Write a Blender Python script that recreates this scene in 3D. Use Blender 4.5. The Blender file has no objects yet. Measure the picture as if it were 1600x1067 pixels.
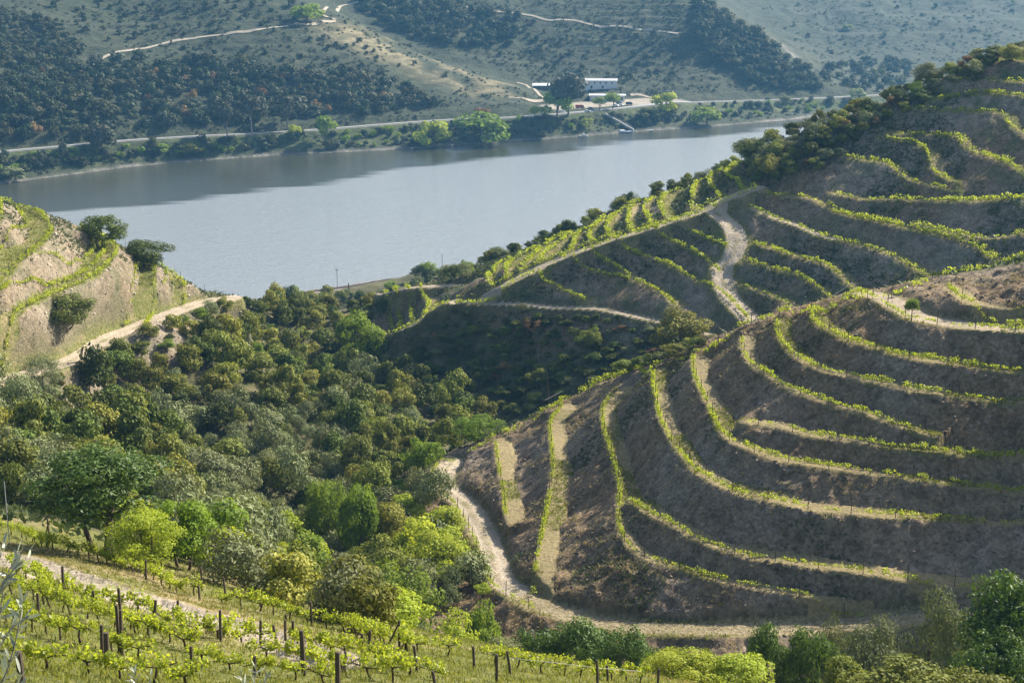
import bpy, bmesh, math, random
import numpy as np
from math import radians as R, sin, cos, tan, pi
from mathutils import Vector, Matrix

SC = bpy.context.scene
COL = SC.collection
random.seed(7)
RNG = np.random.default_rng(11)

# ------------------------------------------------------------------ camera, sky, sun, exposure
CAM_Z = 140.0
PITCH = R(15.6)
FPX = 2440.0                      # focal length in pixels of a 1600 px wide frame
cam_data = bpy.data.cameras.new('camera')
cam = bpy.data.objects.new('camera', cam_data)
COL.objects.link(cam)
cam.location = (0, 0, CAM_Z)
cam.rotation_euler = (R(90) - PITCH, 0, 0)
cam_data.sensor_width = 36.0
cam_data.lens = 36.0 * FPX / 1600.0
cam_data.clip_start = 0.3
cam_data.clip_end = 9000
SC.camera = cam

SUN_AZ, SUN_EL = R(52), R(36)     # azimuth measured from the view direction (+Y) towards +X
world = bpy.data.worlds.new('World')
SC.world = world
world.use_nodes = True
wn = world.node_tree.nodes
wl = world.node_tree.links
bg = wn.get('Background') or wn.new('ShaderNodeBackground')
sky = wn.new('ShaderNodeTexSky')
sky.sky_type = 'NISHITA'
sky.sun_disc = False
sky.sun_elevation = SUN_EL
sky.sun_rotation = SUN_AZ
sky.air_density = 1.0
sky.dust_density = 2.0
sky.ozone_density = 1.0
wl.new(sky.outputs[0], bg.inputs[0])
bg.inputs[1].default_value = 0.10

sun_d = bpy.data.lights.new('sun', 'SUN')
sun_d.energy = 5.0
sun_d.angle = R(0.5)
sun_d.color = (1.0, 0.925, 0.79)
sun = bpy.data.objects.new('sun', sun_d)
COL.objects.link(sun)
sdir = Vector((sin(SUN_AZ) * cos(SUN_EL), cos(SUN_AZ) * cos(SUN_EL), sin(SUN_EL)))
sun.rotation_euler = sdir.to_track_quat('Z', 'Y').to_euler()
sun.location = (60, 60, 200)

SC.view_settings.view_transform = 'Standard'
SC.view_settings.look = 'None'
SC.view_settings.gamma = 1.0
SC.view_settings.use_curve_mapping = False
SC.view_settings.exposure = 1.24

SC.render.engine = 'CYCLES'
SC.cycles.use_denoising = True
SC.cycles.max_bounces = 6
SC.cycles.diffuse_bounces = 2
SC.cycles.glossy_bounces = 2
SC.cycles.transmission_bounces = 3
SC.cycles.volume_bounces = 0
SC.cycles.transparent_max_bounces = 8

# ------------------------------------------------------------------ helpers
def ray(px, py):
    dx = (px - 800.0) / FPX
    dy = -(py - 533.5) / FPX
    return np.array([dx, cos(PITCH) + dy * sin(PITCH), -sin(PITCH) + dy * cos(PITCH)])

def at_z(px, py, z):
    d = ray(px, py)
    t = (z - CAM_Z) / d[2]
    return np.array([d[0] * t, d[1] * t, z])

def at_d(px, py, D):
    d = ray(px, py)
    t = D / d[1]
    return np.array([d[0] * t, D, CAM_Z + d[2] * t])

def resample(P, step):
    P = np.asarray(P, float)
    # Catmull-Rom through the points, then even spacing
    Q = np.vstack([2 * P[0] - P[1], P, 2 * P[-1] - P[-2]])
    out = []
    for i in range(1, len(Q) - 2):
        p0, p1, p2, p3 = Q[i - 1:i + 3]
        n = max(2, int(np.linalg.norm((p2 - p1)[:2]) / 1.0))
        t = np.linspace(0, 1, n, endpoint=False)[:, None]
        out.append(0.5 * (2 * p1 + (p2 - p0) * t + (2 * p0 - 5 * p1 + 4 * p2 - p3) * t ** 2 + (3 * p1 - p0 - 3 * p2 + p3) * t ** 3))
    out.append(P[-1:])
    F = np.vstack(out)
    s = np.concatenate([[0], np.cumsum(np.linalg.norm(np.diff(F[:, :2], axis=0), axis=1))])
    n = max(2, int(s[-1] / step) + 1)
    u = np.linspace(0, s[-1], n)
    return np.stack([np.interp(u, s, F[:, k]) for k in range(F.shape[1])], 1)

def line_z(pts, z0, z1=None):
    """pixels of a line that runs level (or climbs evenly from z0 to z1) -> points in the world"""
    n = len(pts)
    zs = np.linspace(z0, z0 if z1 is None else z1, n)
    return np.array([at_z(p[0], p[1], z) for p, z in zip(pts, zs)])

def smooth(a, b, x):
    t = np.clip((x - a) / (b - a), 0, 1)
    return t * t * (3 - 2 * t)

def hash2(ix, iy, seed):
    n = (ix.astype(np.int64) * 374761393 + iy.astype(np.int64) * 668265263 + seed * 974634777) & 0xFFFFFFFF
    n = ((n ^ (n >> 13)) * 1274126177) & 0xFFFFFFFF
    n = n ^ (n >> 16)
    return (n & 0xFFFFFF) / float(0xFFFFFF)

def vnoise(x, y, seed=0):
    ix, iy = np.floor(x), np.floor(y)
    fx, fy = x - ix, y - iy
    fx = fx * fx * (3 - 2 * fx); fy = fy * fy * (3 - 2 * fy)
    a = hash2(ix, iy, seed); b = hash2(ix + 1, iy, seed)
    c = hash2(ix, iy + 1, seed); d = hash2(ix + 1, iy + 1, seed)
    return (a * (1 - fx) + b * fx) * (1 - fy) + (c * (1 - fx) + d * fx) * fy - 0.5

def fbm(x, y, scale, octv=4, seed=0):
    r = 0; a = 1.0
    for i in range(octv):
        r = r + a * vnoise(x / scale + 17.3 * i, y / scale - 9.1 * i, seed + i)
        scale *= 0.5; a *= 0.5
    return r

class TPS:
    """thin-plate surface through scattered points"""
    def __init__(self, P, v, lam=0.02, s=60.0):
        self.P = np.asarray(P, float)[:, :2] / s
        self.s = s
        n = len(self.P)
        K = self.k(self.P, self.P) + lam * np.eye(n)
        A = np.zeros((n + 3, n + 3))
        A[:n, :n] = K
        A[:n, n] = 1; A[:n, n + 1:] = self.P
        A[n, :n] = 1; A[n + 1:, :n] = self.P.T
        b = np.zeros(n + 3); b[:n] = v
        self.w = np.linalg.solve(A, b)
    @staticmethod
    def k(A, B):
        d2 = (A[:, None, 0] - B[None, :, 0]) ** 2 + (A[:, None, 1] - B[None, :, 1]) ** 2
        return 0.5 * d2 * np.log(d2 + 1e-12)
    def __call__(self, x, y):
        sh = x.shape
        Q = np.stack([x.ravel(), y.ravel()], 1) / self.s
        out = np.empty(len(Q))
        n = len(self.P)
        for i in range(0, len(Q), 6000):
            q = Q[i:i + 6000]
            out[i:i + 6000] = self.k(q, self.P) @ self.w[:n] + self.w[n] + q @ self.w[n + 1:]
        return out.reshape(sh)

def dedupe(P, V, cell=1.5):
    seen = set(); a = []; b = []
    for p, v in zip(P, V):
        k = (round(p[0] / cell), round(p[1] / cell))
        if k in seen: continue
        seen.add(k); a.append(p); b.append(v)
    return np.array(a), np.array(b)

# ------------------------------------------------------------------ the lines of the place (traced, each at its own height)
# near hill: lips of the terraces, from the dirt track upwards
NEAR = [
 ('T0', [(686,720,61),(670,744,61),(668,760,61),(690,778,61.3),(710,796,61.8),(726,824,62.5),(738,852,63.4),(748,888,64.5),(758,912,65.2),(786,932,66),(820,952,66.5),(862,966,66.6),(905,980,66.6),(950,987,66.9),(1000,993,67.6),(1100,996,68.6),(1200,995,69.2),(1300,991,69.5),(1440,976,70)]),
 ('T1', [(770,692,64),(776,736,64),(782,764,64),(786,808,64.2)]),
 ('T2', [(874,638,67.4),(856,664,67.4),(858,700,67.4),(860,740,67.4),(854,776,67.4),(846,820,67.4),(836,868,67.4),(828,920,67.4)]),
 ('T3', [(962,612,71.4),(940,636,71.4),(938,664,71.4),(948,700,71.4),(960,740,71.4),(964,772,71.4),(962,800,71.4),(964,832,71.4),(982,860,71.4),(1010,876,71.2),(1060,890,70.9),(1100,904,70.7),(1140,914,70.7),(1180,920,70.7),(1220,928,70.7),(1260,935,70.8),(1300,940,70.9),(1360,946,71)]),
 ('T3b', [(980,786,73.2),(1002,800,73.3),(1022,812,73.4),(1060,830,73.4),(1100,852,73.4),(1160,872,73.5),(1220,880,73.7),(1280,890,73.8),(1360,900,74),(1440,914,74),(1600,930,74)]),
 ('T4', [(1018,582,77.5),(1016,604,77.5),(1023,627,77.5),(1022,640,77.5),(1034,672,77.5),(1060,712,77.5),(1080,736,77.5),(1112,756,77.5),(1140,768,77.5),(1168,778,77.5),(1200,784,77.5),(1240,794,77.5),(1276,800,77.5),(1340,806,77.5),(1420,812,77.5),(1500,816,77.5),(1600,820,77.5)]),
 ('T5', [(1079,562,79.8),(1080,587,79.8),(1090,610,79.8),(1104,640,79.8),(1120,676,79.8),(1140,692,79.8),(1176,708,79.8),(1208,718,79.8),(1240,726,79.8),(1280,732,79.8),(1312,736,79.8),(1360,742,79.8),(1420,750,79.8),(1500,760,79.8),(1600,774,79.8)]),
 ('T5b', [(1168,664,82),(1216,670,82),(1240,676,82),(1268,684,82),(1328,690,82),(1400,702,82.2),(1480,710,82.3),(1600,716,82.3)]),
 ('T6', [(1155,533,84),(1156,550,84),(1171,573,84),(1195,587,84),(1219,604,84),(1249,617,84),(1279,627,84),(1303,637,84),(1332,643,84),(1380,660,83.9),(1440,680,83.6)]),
 ('T7', [(1210,506,86.7),(1212,529,86.7),(1229,550,86.7),(1252,567,86.7),(1279,580,86.7),(1310,587,86.7),(1350,597,86.7),(1384,602,86.7),(1431,614,86.7),(1499,621,86.7),(1600,632,86.7)]),
 ('T8', [(1263,487,89),(1269,506,89),(1293,519,89),(1316,533,89),(1347,541,89),(1374,550,89),(1414,560,89),(1465,568,89),(1532,577,89),(1600,582,89)]),
 ('T9', [(1335,460,92.2),(1354,465,92.2),(1374,475,92.2),(1391,486,92.2),(1414,499,92.2),(1448,506,92.2),(1489,513,92.2),(1546,518,92.2),(1600,520,92.2)]),
 ('T10', [(1478,455,93.4),(1495,469,93.6),(1522,479,93.8),(1560,489,94),(1600,494,94.2)]),
]
CREST = [(686,720,61),(710,712,62),(738,704,63),(770,688,64),(802,670,65.5),(834,656,66.5),(862,640,67.4),(890,616,68.8),(918,600,70),(952,590,71.8),(982,582,74),(1016,577,77.3),(1046,562,78.5),(1077,553,80),(1127,531,83),(1158,514,84.5),(1205,496,87),(1262,484,89),(1293,480,89.8),(1335,460,92.2)]
CREST2 = [(1335,460,92.2),(1384,464,92.3),(1418,455,92.3),(1462,438,92.6),(1502,425,93),(1556,415,93.6),(1600,405,94)]

# hill behind, front face: an even slope; the height of a traced pixel on it
def fz(px, py):
    d = ray(px, py); k = d[0] / d[1]; t = -d[2] / d[1]
    y = 222.6 / (t + .45 + .35 * k)
    return (px, py, CAM_Z - t * y)

HILL = [
 (0, 'L6', [fz(*p) for p in [(716,475),(766,475),(817,475),(867,480),(931,482),(969,489),(1016,499),(1060,508),(1110,522)]]),
 (1, 'L5', [(840,432,55),(851,442,55),(864,447,55),(888,460,55),(911,469,55)]),
 (2, 'L4', [(894,408,60.5),(908,418,60.5),(935,428,60.5),(969,435,60.5),(1002,445,60.5),(1030,459,60.5),(1050,477,60.8)]),
 (3, 'L4b', [(921,398,62.5),(942,408,62.8),(965,421,63),(982,433,63)]),
 (4, 'L3', [(962,381,67),(975,391,67),(1002,401,67),(1036,413,67),(1060,425,67),(1094,445,67),(1124,462,67),(1144,479,67),(1165,502,67)]),
 (5, 'L2', [(1012,352,72.6),(1019,366,73),(1046,378,73),(1070,388,73),(1087,398,73),(1107,411,73),(1122,432,73)]),
 (5, 'R0', [(1154,445,71.5),(1195,460,71.5),(1222,472,71.5),(1235,486,71.5)]),
 (6, 'R1', [(1168,410,75),(1188,415,75),(1212,423,75),(1242,430,75),(1262,442,75),(1283,455,75),(1300,475,75)]),
 (7, 'L1', [(1050,346,77.2),(1060,354,78),(1080,364,78),(1104,374,78),(1133,391,78)]),
 (7, 'R2', [(1175,381,79),(1202,389,79),(1229,398,78.8),(1262,408,78.7),(1290,416,78.6),(1310,432,78.5),(1330,452,78.5),(1340,460,78.5)]),
 (8, 'R3', [(1171,327,83),(1202,340,83),(1229,349,83),(1249,357,83),(1276,369,83),(1316,378,83),(1357,388,83),(1391,401,83),(1418,416,83),(1451,435,83),(1462,443,83)]),
 (9, 'R4', [(1198,307,85),(1229,307,85.2),(1259,310,85.4),(1279,319,85.6),(1296,330,85.8),(1330,340,86),(1364,347,86.2),(1397,354,86.4),(1448,366,86.6),(1499,378,86.8),(1522,388,86.9),(1549,408,87)]),
 (10, 'R4c', [(1441,352,88.6),(1482,364,89),(1546,374,89.6),(1600,366,90.2)]),
 (11, 'R5', [(1306,305,88),(1347,312,89),(1397,313,90.2),(1465,315,92),(1532,315,93.6),(1600,313,95)]),
 (12, 'R6', [(1306,243,95),(1347,251,95),(1384,256,95.2),(1397,267,95.3),(1414,280,95.4),(1448,290,95.6),(1482,297,95.7)]),
 (13, 'R7', [(1384,216,99.2),(1424,223,99),(1445,236,98.6),(1451,256,98),(1458,270,97.8),(1482,283,97.5)]),
 (14, 'R8', [(1397,209,99.8),(1448,211,99.9),(1492,216,100),(1502,229,99.9),(1522,240,99.8),(1556,251,99.7),(1583,263,99.2),(1600,277,98.6)]),
 (15, 'R9', [(1424,169,103.8),(1465,172,104),(1516,175,104.1),(1549,175,104.2),(1566,182,104),(1576,199,103.5),(1600,209,103.2)]),
 (16, 'R10', [(1468,155,106.5),(1532,148,107.4),(1580,148,108),(1600,152,108.2)]),
 (17, 'R11', [(1482,128,109.2),(1532,125,110),(1600,130,110.6)]),
 (18, 'R12', [(1545,105,112.5),(1566,95,113.8),(1600,97,114.2)]),
]
HILL = [(k, n, p if n == 'L6' else [fz(q[0], q[1]) for q in p]) for k, n, p in HILL]
RIDGE = [(594,540,46.5),(631,516,50.4),(665,492,54.4),(692,476,57.2),(719,466,58.8)] + [fz(*p) for p in [(746,463),(783,445),(817,427),(851,411),(884,398),(918,386),(952,374),(986,364),(1019,354),(1050,344),(1070,337),(1100,325),(1125,312),(1180,290)]]
TOP = [
 ('a0', [(766,447),(759,435),(773,418),(786,408)], 54.2),
 ('a1', [(788,438),(790,418),(803,405),(834,389)], 57),
 ('a2', [(809,424),(827,405),(854,381),(878,369)], 59.2),
 ('a3', [(838,410),(857,391),(888,367)], 61.8),
 ('a4', [(874,403),(891,388),(901,367),(911,361)], 64.3),
 ('a5', [(921,381),(918,367),(935,347),(945,340)], 66.8),
 ('a6', [(950,372),(945,357),(952,344),(962,335)], 69),
 ('a7', [(984,363),(979,344),(986,324),(1002,313)], 70.9),
 ('a8', [(1015,352),(1004,327),(1016,312)], 72.8),
 ('a9', [(1038,345),(1029,320),(1043,303),(1060,296)], 74.3),
 ('a10', [(1078,329),(1080,304),(1087,287),(1107,275)], 76),
 ('a11', [(1122,309),(1107,290),(1111,273),(1127,265)], 78),
 ('a12', [(1158,297),(1133,275),(1141,262),(1158,256)], 80.3),
]
TOP = [(n, p, fz(*p[0])[2] + .3) for n, p, z in TOP]
LOWTOP = [
 ('q1', [(584,464),(604,489),(611,516),(596,536)], 47.6),
 ('q2', [(600,465),(619,489),(623,509),(609,529)], 48.6),
 ('q3', [(621,464),(638,479),(641,503)], 51),
 ('q4', [(655,464),(668,476),(662,492)], 54.4),
]
# left hill
LEFT = [
 (0, 'c4', [(290,466,68.5),(291,445,69),(277,428,69),(250,416,69)]),
 (1, 'c3', [(229,487,71.6),(240,462,72),(245,435,72),(241,415,72),(216,398,72),(192,387,72)]),
 (2, 'c2', [(0,519,78),(17,499,78),(51,479,78),(84,462,78),(118,448,78),(152,432,78),(175,411,78),(186,394,78),(179,381,78),(155,367,78),(121,355,78)]),
 (3, 'c1', [(0,448,84),(20,428,84),(44,401,84),(67,384,84),(83,364,84),(81,351,84),(64,334,84),(34,322,84)]),
 (4, 'c0', [(0,345,88.5),(5,331,88.5),(2,316,88.5)]),
]
LTRACK = [(-60,612,72),(0,597,71),(60,580,70),(118,560,69),(169,529,68),(219,509,67.3),(270,489,66.7),(321,472,66),(361,465,65.5)]
RPATH = [(1180,297,84.5),(1150,308,82.8),(1127,317,81.5),(1117,330,80.5),(1141,351,79.6),(1151,374,78),(1144,401,75.5),(1127,421,73.4),(1132,442,71),(1138,462,69.5),(1175,502,66)]
UPATH = [(596,459,52.3),(648,449,55.1),(719,446,56.4),(763,449,57.6)]
ATRACK = [(-40,866,75),(40,882,73),(120,906,68),(200,930,64),(280,954,60),(360,974,57),(440,994,54),(520,1012,51)]   # third value: metres away
# free points: pixel + metres away
FREE_D = [(38,1050,33),(193,992,52),(0,838,88),(95,856,83),(320,932,72),(475,1040,50),(620,1000,66),(850,1058,58),(400,1067,45),(800,1067,52),(0,1067,30),
 (200,885,80),(480,975,68),(1000,1076,55),(560,1060,47),(700,1040,57),(1200,1105,52),(1400,1140,48),(1600,1165,44),
 (50,655,200),(50,780,150),(50,720,175),(300,800,165),(450,850,165),(600,950,158),(700,840,184),(650,730,212),(640,690,240),
 (200,680,205),(400,720,200),(300,620,250),(450,620,258),(560,660,250),(600,600,292),(560,530,350),(450,490,350),(400,560,300),
 (800,580,303),(1000,560,291),(700,610,305),(640,570,319),(1060,560,279),(900,560,297),(900,515,304)]
# the face of the hill behind: columns of pixel + height
FACE = [fz(*p) for p in [(1130,525),(1130,421),(1117,330),(1200,462),(1200,380),(1200,307),(1230,280),(1300,475),(1300,400),(1296,330),(1306,305),(1306,243),(1330,226),(1400,460),(1400,405),(1400,354),(1400,313),(1400,267),(1400,209),(1410,178),(1500,430),(1500,378),(1500,315),(1500,225),(1500,173),(1500,150),(1500,126),(1590,425),(1590,314),(1590,270),(1590,205),(1590,151),(1590,97),(1590,72),(850,480),(960,487),(1050,505),(850,440),(960,430),(1050,420),(1185,240),(1240,215),(1300,190),(1360,166),(1420,142),(1480,118),(1540,93)]]
# hidden ground: x, y, z
FREE_XYZ = [(0,0,137.6),(-15,3,137),(15,2,136),(-4,12,130.4),(4,12,130),(-8,24,124.6),(6,24,123),(25,25,117),(50,40,108),(-40,40,120.5),(100,60,98),
 (-5,140,62.5),(10,140,63),(30,134,65),(60,124,69),(90,120,76),(0,110,81),(30,105,79),(-25,115,90),(60,100,80),(-12,150,61),
 (-20,168,58.5),(-23,190,56),(-22,215,52),(-15,245,46),(-2,272,42),(-26,306,41),(-34,338,36),(-46,390,27),(-62,460,12),(-78,515,6.5),
 (8,245,58),(24,240,64),(24,262,51),(45,238,73),(42,256,62),(60,226,82),(16,266,50),
 (75,212,95),(85,165,116),(92,178,116),(100,150,122),(82,140,106),(95,200,102),(120,200,114),(150,150,122),(180,250,140),(112,240,92),(130,270,88),
 (-80,150,84),(-110,200,90),(-125,260,92),(-130,320,74),(-88,345,58),(-110,400,44),(-62,350,52),(-72,330,60),(-60,400,36),(-90,450,22),(-130,480,12),
 (-20,430,34),(0,440,34),(30,450,38),(60,470,44),(-30,470,21),(-55,430,22),(20,510,22),(60,530,24),(100,450,62),(100,520,38),(150,420,84),(150,560,34),
 (62,400,60),(85,365,80),(120,378,104),(130,310,102),(150,340,117),(200,400,98),(200,600,26),(130,385,98),
 (260,300,140),(260,450,110),(-160,180,104)]
RAIL = [(430,465),(485,457),(540,449),(590,441),(640,432)]
# ------------------------------------------------------------------ near terrain
def zline(pts):
    return np.array([at_z(*p) for p in pts])
def dline(pts):
    return np.array([at_d(*p) for p in pts])

near_w = [(n, resample(zline(p), 1.5)) for n, p in NEAR]
hill_w = [(k, n, resample(zline(p), 1.5)) for k, n, p in HILL]
left_w = [(k, n, resample(zline(p), 1.5)) for k, n, p in LEFT]
top_w = [(n, resample(line_z(p, z), 1.5)) for n, p, z in TOP]
low_w = [(n, resample(line_z(p, z), 1.5)) for n, p, z in LOWTOP]
crest_w = resample(zline(CREST), 1.5)
crest2_w = resample(zline(CREST2), 1.5)
ridge_w = resample(zline(RIDGE), 1.5)
ltrack_w = resample(zline(LTRACK), 1.5)
rpath_w = resample(zline(RPATH), 1.5)
upath_w = resample(zline(UPATH), 1.5)
atrack_w = resample(dline(ATRACK), 1.0)
rail_px = np.array([at_z(x, y, 8.0) for x, y in RAIL])
rd = (rail_px[-1] - rail_px[0]); rd /= np.linalg.norm(rd)
# the line follows the river bank both ways
rail_w = np.vstack([rail_px[0] - rd * s + np.array([-0.0002 * s * s, 0, 0]) for s in (330, 250, 170, 90)] + [rail_px] +
                   [rail_px[-1] + rd * s + np.array([0.0010 * s * s * .7, -0.0004 * s * s, 0]) for s in (60, 120, 200, 300, 420)])
rail_w[:, 2] = 8.0
rail_w = resample(rail_w, 2.0)
rail_n = np.gradient(rail_w[:, :2], axis=0); rail_n /= np.linalg.norm(rail_n, axis=1)[:, None]
rail_n = np.stack([-rail_n[:, 1], rail_n[:, 0]], 1)          # to the river side
cP, cV = [], []
def put(P, step=5):
    for p in P[::step]:
        cP.append(p[:2]); cV.append(p[2])
for n, P in near_w: put(P, 4)
put(hill_w[0][2], 5)
for p in FACE:
    q = at_z(*p); cP.append(q[:2]); cV.append(q[2])
for k, n, P in left_w: put(P, 5)
for n, P in top_w: put(P, 5)
for n, P in low_w: put(P, 5)
for P in (crest_w, crest2_w, ridge_w, ltrack_w, upath_w): put(P, 5)
put(atrack_w, 6)
put(rail_w, 8)
for off, z in ((9, 5.5), (17, -2.0), (45, -9.0)):
    q = np.column_stack([rail_w[:, :2] + rail_n * off, np.full(len(rail_w), z)])
    put(q, 16)
for p in FREE_D:
    q = at_d(*p); cP.append(q[:2]); cV.append(q[2])
for p in FREE_XYZ:
    cP.append(np.array(p[:2], float)); cV.append(p[2])
cP, cV = dedupe(cP, cV)
S_tps = TPS(cP, cV, lam=0.02)

def onto(P3, px, span=30):
    """drops traced pixels along their rays onto the smooth ground, near the guessed place"""
    out = []
    for p, w in zip(px, P3):
        d = ray(p[0], p[1])
        D = np.linspace(w[1] - span, w[1] + span, 161)
        t = D / d[1]
        x, z = d[0] * t, CAM_Z + d[2] * t
        h = z - S_tps(x, D)
        c = np.nonzero((h[:-1] > 0) & (h[1:] <= 0))[0]
        if len(c):
            i = c[np.abs(D[c] - w[1]).argmin()]
            f = h[i] / (h[i] - h[i + 1])
            y = D[i] + f * (D[i + 1] - D[i]); xx = d[0] * y / d[1]
        else:
            i = np.abs(h).argmin(); y = D[i]; xx = x[i]
        out.append((xx, y, float(S_tps(np.array([xx]), np.array([y]))[0])))
    return resample(np.array(out), 1.5)
near_w = [(n, onto(zline(p), p)) for n, p in NEAR]
hill_w = [(k, n, onto(zline(p), p)) for k, n, p in HILL]
left_w = [(k, n, onto(zline(p), p)) for k, n, p in LEFT]
top_w = [(n, onto(line_z(p, z), p)) for n, p, z in TOP]
low_w = [(n, onto(line_z(p, z), p)) for n, p, z in LOWTOP]
crest_w = onto(zline(CREST), CREST)
ridge_w = onto(zline(RIDGE), RIDGE)
rpath_w = onto(zline(RPATH), RPATH)

def seg(a, b, n): return np.linspace(a, b, n, endpoint=False)
def geo(a, b, n): return np.geomspace(a, b, n, endpoint=False)
r_f = np.concatenate([geo(3, 20, 50), seg(20, 112, 210), seg(112, 140, 55), seg(140, 226, 250), seg(226, 420, 250), seg(420, 560, 80), np.linspace(560, 900, 60)])
NTH = 550
TH0, TH1 = R(-27), R(27)
th_f = np.linspace(TH0, TH1, NTH)
# coarse copy of the grid: the smooth fields are computed there and interpolated
def coarse_idx(n, k):
    i = list(range(0, n, k))
    if i[-1] != n - 1: i.append(n - 1)
    return np.array(i)
ci, cj = coarse_idx(len(r_f), 3), coarse_idx(NTH, 3)
RC, TC = np.meshgrid(r_f[ci], th_f[cj], indexing='ij')
XC, YC = RC * np.sin(TC), RC * np.cos(TC)
def cubic_matrix(src, dst):
    """Catmull-Rom weights from samples at src to dst"""
    n = len(src)
    k = np.clip(np.searchsorted(src, dst, side='right') - 1, 0, n - 2)
    t = (dst - src[k]) / (src[k + 1] - src[k])
    W = np.zeros((len(dst), n))
    w = [-0.5 * t + t ** 2 - 0.5 * t ** 3, 1 - 2.5 * t ** 2 + 1.5 * t ** 3, 0.5 * t + 2 * t ** 2 - 1.5 * t ** 3, -0.5 * t ** 2 + 0.5 * t ** 3]
    for o in range(4):
        idx = np.clip(k + o - 1, 0, n - 1)
        np.add.at(W, (np.arange(len(dst)), idx), w[o])
    return W
WR = cubic_matrix(np.arange(len(r_f))[ci].astype(float), np.arange(len(r_f)).astype(float))
WT = cubic_matrix(th_f[cj], th_f)
up = lambda F: WR @ F @ WT.T
RF, TF = np.meshgrid(r_f, th_f, indexing='ij')
XF, YF = RF * np.sin(TF), RF * np.cos(TF)
S = up(S_tps(XC, YC))

def grad(F):
    fr = np.gradient(F, axis=0) / np.gradient(RF, axis=0)
    ft = np.gradient(F, axis=1) / np.gradient(TF, axis=1) / RF
    return fr * np.sin(TF) + ft * np.cos(TF), fr * np.cos(TF) - ft * np.sin(TF)

SX, SY = grad(S)
Z = S.copy()
A_tread = np.zeros_like(Z); A_riser = np.zeros_like(Z); A_path = np.zeros_like(Z); A_rut = np.zeros_like(Z); A_mid = np.zeros_like(Z)

def dist_to(P, x, y, chunk=20000):
    """distance from points to a dense polyline, and the height of its nearest point"""
    out = np.empty(len(x)); zz = np.empty(len(x))
    for i in range(0, len(x), chunk):
        d2 = (x[i:i + chunk, None] - P[None, :, 0]) ** 2 + (y[i:i + chunk, None] - P[None, :, 1]) ** 2
        m = d2.argmin(1)
        out[i:i + chunk] = np.sqrt(d2[np.arange(len(m)), m]); zz[i:i + chunk] = P[m, 2]
    return out, zz

def terrace(lines, w_tread, reach, mask=None, Bmax=6.0):
    """lines: lists of points. Cuts a level tread just uphill of every line and steepens the bank above it."""
    global Z, A_tread, A_riser
    PT, UP, TG, EN = [], [], [], []
    for L in lines:
        q = L[:, :2]
        tg = np.gradient(q, axis=0); tg /= np.linalg.norm(tg, axis=1)[:, None] + 1e-9
        n = np.stack([-tg[:, 1], tg[:, 0]], 1)
        e = 1.5
        gs = S_tps(q[:, 0] + n[:, 0] * e, q[:, 1] + n[:, 1] * e) - S_tps(q[:, 0] - n[:, 0] * e, q[:, 1] - n[:, 1] * e)
        if gs.sum() < 0: n = -n
        en = np.zeros(len(q)); en[0] = -1; en[-1] = 1
        PT.append(q); UP.append(n); TG.append(tg); EN.append(en)
    PT, UP, TG, EN = np.vstack(PT), np.vstack(UP), np.vstack(TG), np.concatenate(EN)
    lo, hi = PT.min(0) - reach, PT.max(0) + reach
    sel = (XF > lo[0]) & (XF < hi[0]) & (YF > lo[1]) & (YF < hi[1])
    if mask is not None: sel &= mask > 0.01
    I, J = np.nonzero(sel)
    pu = (PT * UP).sum(1); pp = (PT ** 2).sum(1)
    for c in range(0, len(I), 8000):
        ii, jj = I[c:c + 8000], J[c:c + 8000]
        V = np.stack([XF[ii, jj], YF[ii, jj]], 1)
        d2 = (V ** 2).sum(1)[:, None] + pp[None] - 2 * V @ PT.T
        side = V @ UP.T - pu[None]
        dn = np.where(side >= 0, d2, 1e9); kn = dn.argmin(1)
        up_ = np.where(side < 0, d2, 1e9); ku = up_.argmin(1)
        ar = np.arange(len(V))
        s = np.sqrt(np.maximum(dn[ar, kn], 0)); du = np.sqrt(np.maximum(up_[ar, ku], 0))
        vec = V - PT[kn]
        lat = np.maximum((vec * TG[kn]).sum(1) * EN[kn], 0)
        fade = 1 - smooth(0.2, 8.0, lat)
        nx = vec / (s[:, None] + 1e-6)
        gs = np.clip(SX[ii, jj] * nx[:, 0] + SY[ii, jj] * nx[:, 1], 0, 1.3)
        B = np.clip(s + du - w_tread, 1.5, Bmax)
        wob = w_tread * (1 + 0.35 * vnoise(V[:, 0] / 7, V[:, 1] / 7, 31))
        wob = np.where(du < 1e3, np.minimum(wob, 0.5 * (s + du)), wob)
        inn = s < wob
        dz = np.where(inn, -gs * s * 0.97, -gs * wob * 0.97 * np.clip(1 - (s - wob) / B, 0, 1))
        amp = fade
        if mask is not None: amp = amp * mask[ii, jj]
        Z[ii, jj] += dz * amp
        tr = np.where(inn, 1.0, 0.0) * amp
        A_tread[ii, jj] = np.maximum(A_tread[ii, jj], tr)
        near = 1 - smooth(reach * .55, reach, np.minimum(s, du))
        if mask is not None: near = near * mask[ii, jj]
        A_riser[ii, jj] = np.maximum(A_riser[ii, jj], near * (1 - A_tread[ii, jj]))

terrace([P for n, P in near_w], 2.7, 16)
# which side of the long ridge: front face / top
o = np.argsort(ridge_w[:, 0])
beyond = YF - np.interp(XF, ridge_w[o, 0], ridge_w[o, 1])
frontm = np.where(XF > ridge_w[:, 0].max(), 1.0, smooth(-1.0, 1.0, -beyond)) * smooth(205, 226, RF - np.clip(XF - 50, 0, 40) * .0)
topm = np.where(XF > ridge_w[:, 0].max() + 4, 0.0, smooth(-0.5, 1.5, beyond))
terrace([P for k, n, P in hill_w if n != 'L6'], 2.8, 15, mask=frontm, Bmax=7)
terrace([P for n, P in top_w], 3.0, 13, mask=topm, Bmax=5)
terrace([P for n, P in low_w], 3.0, 11, mask=topm, Bmax=5)
terrace([P for k, n, P in left_w], 5.4, 20, Bmax=9)

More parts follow.
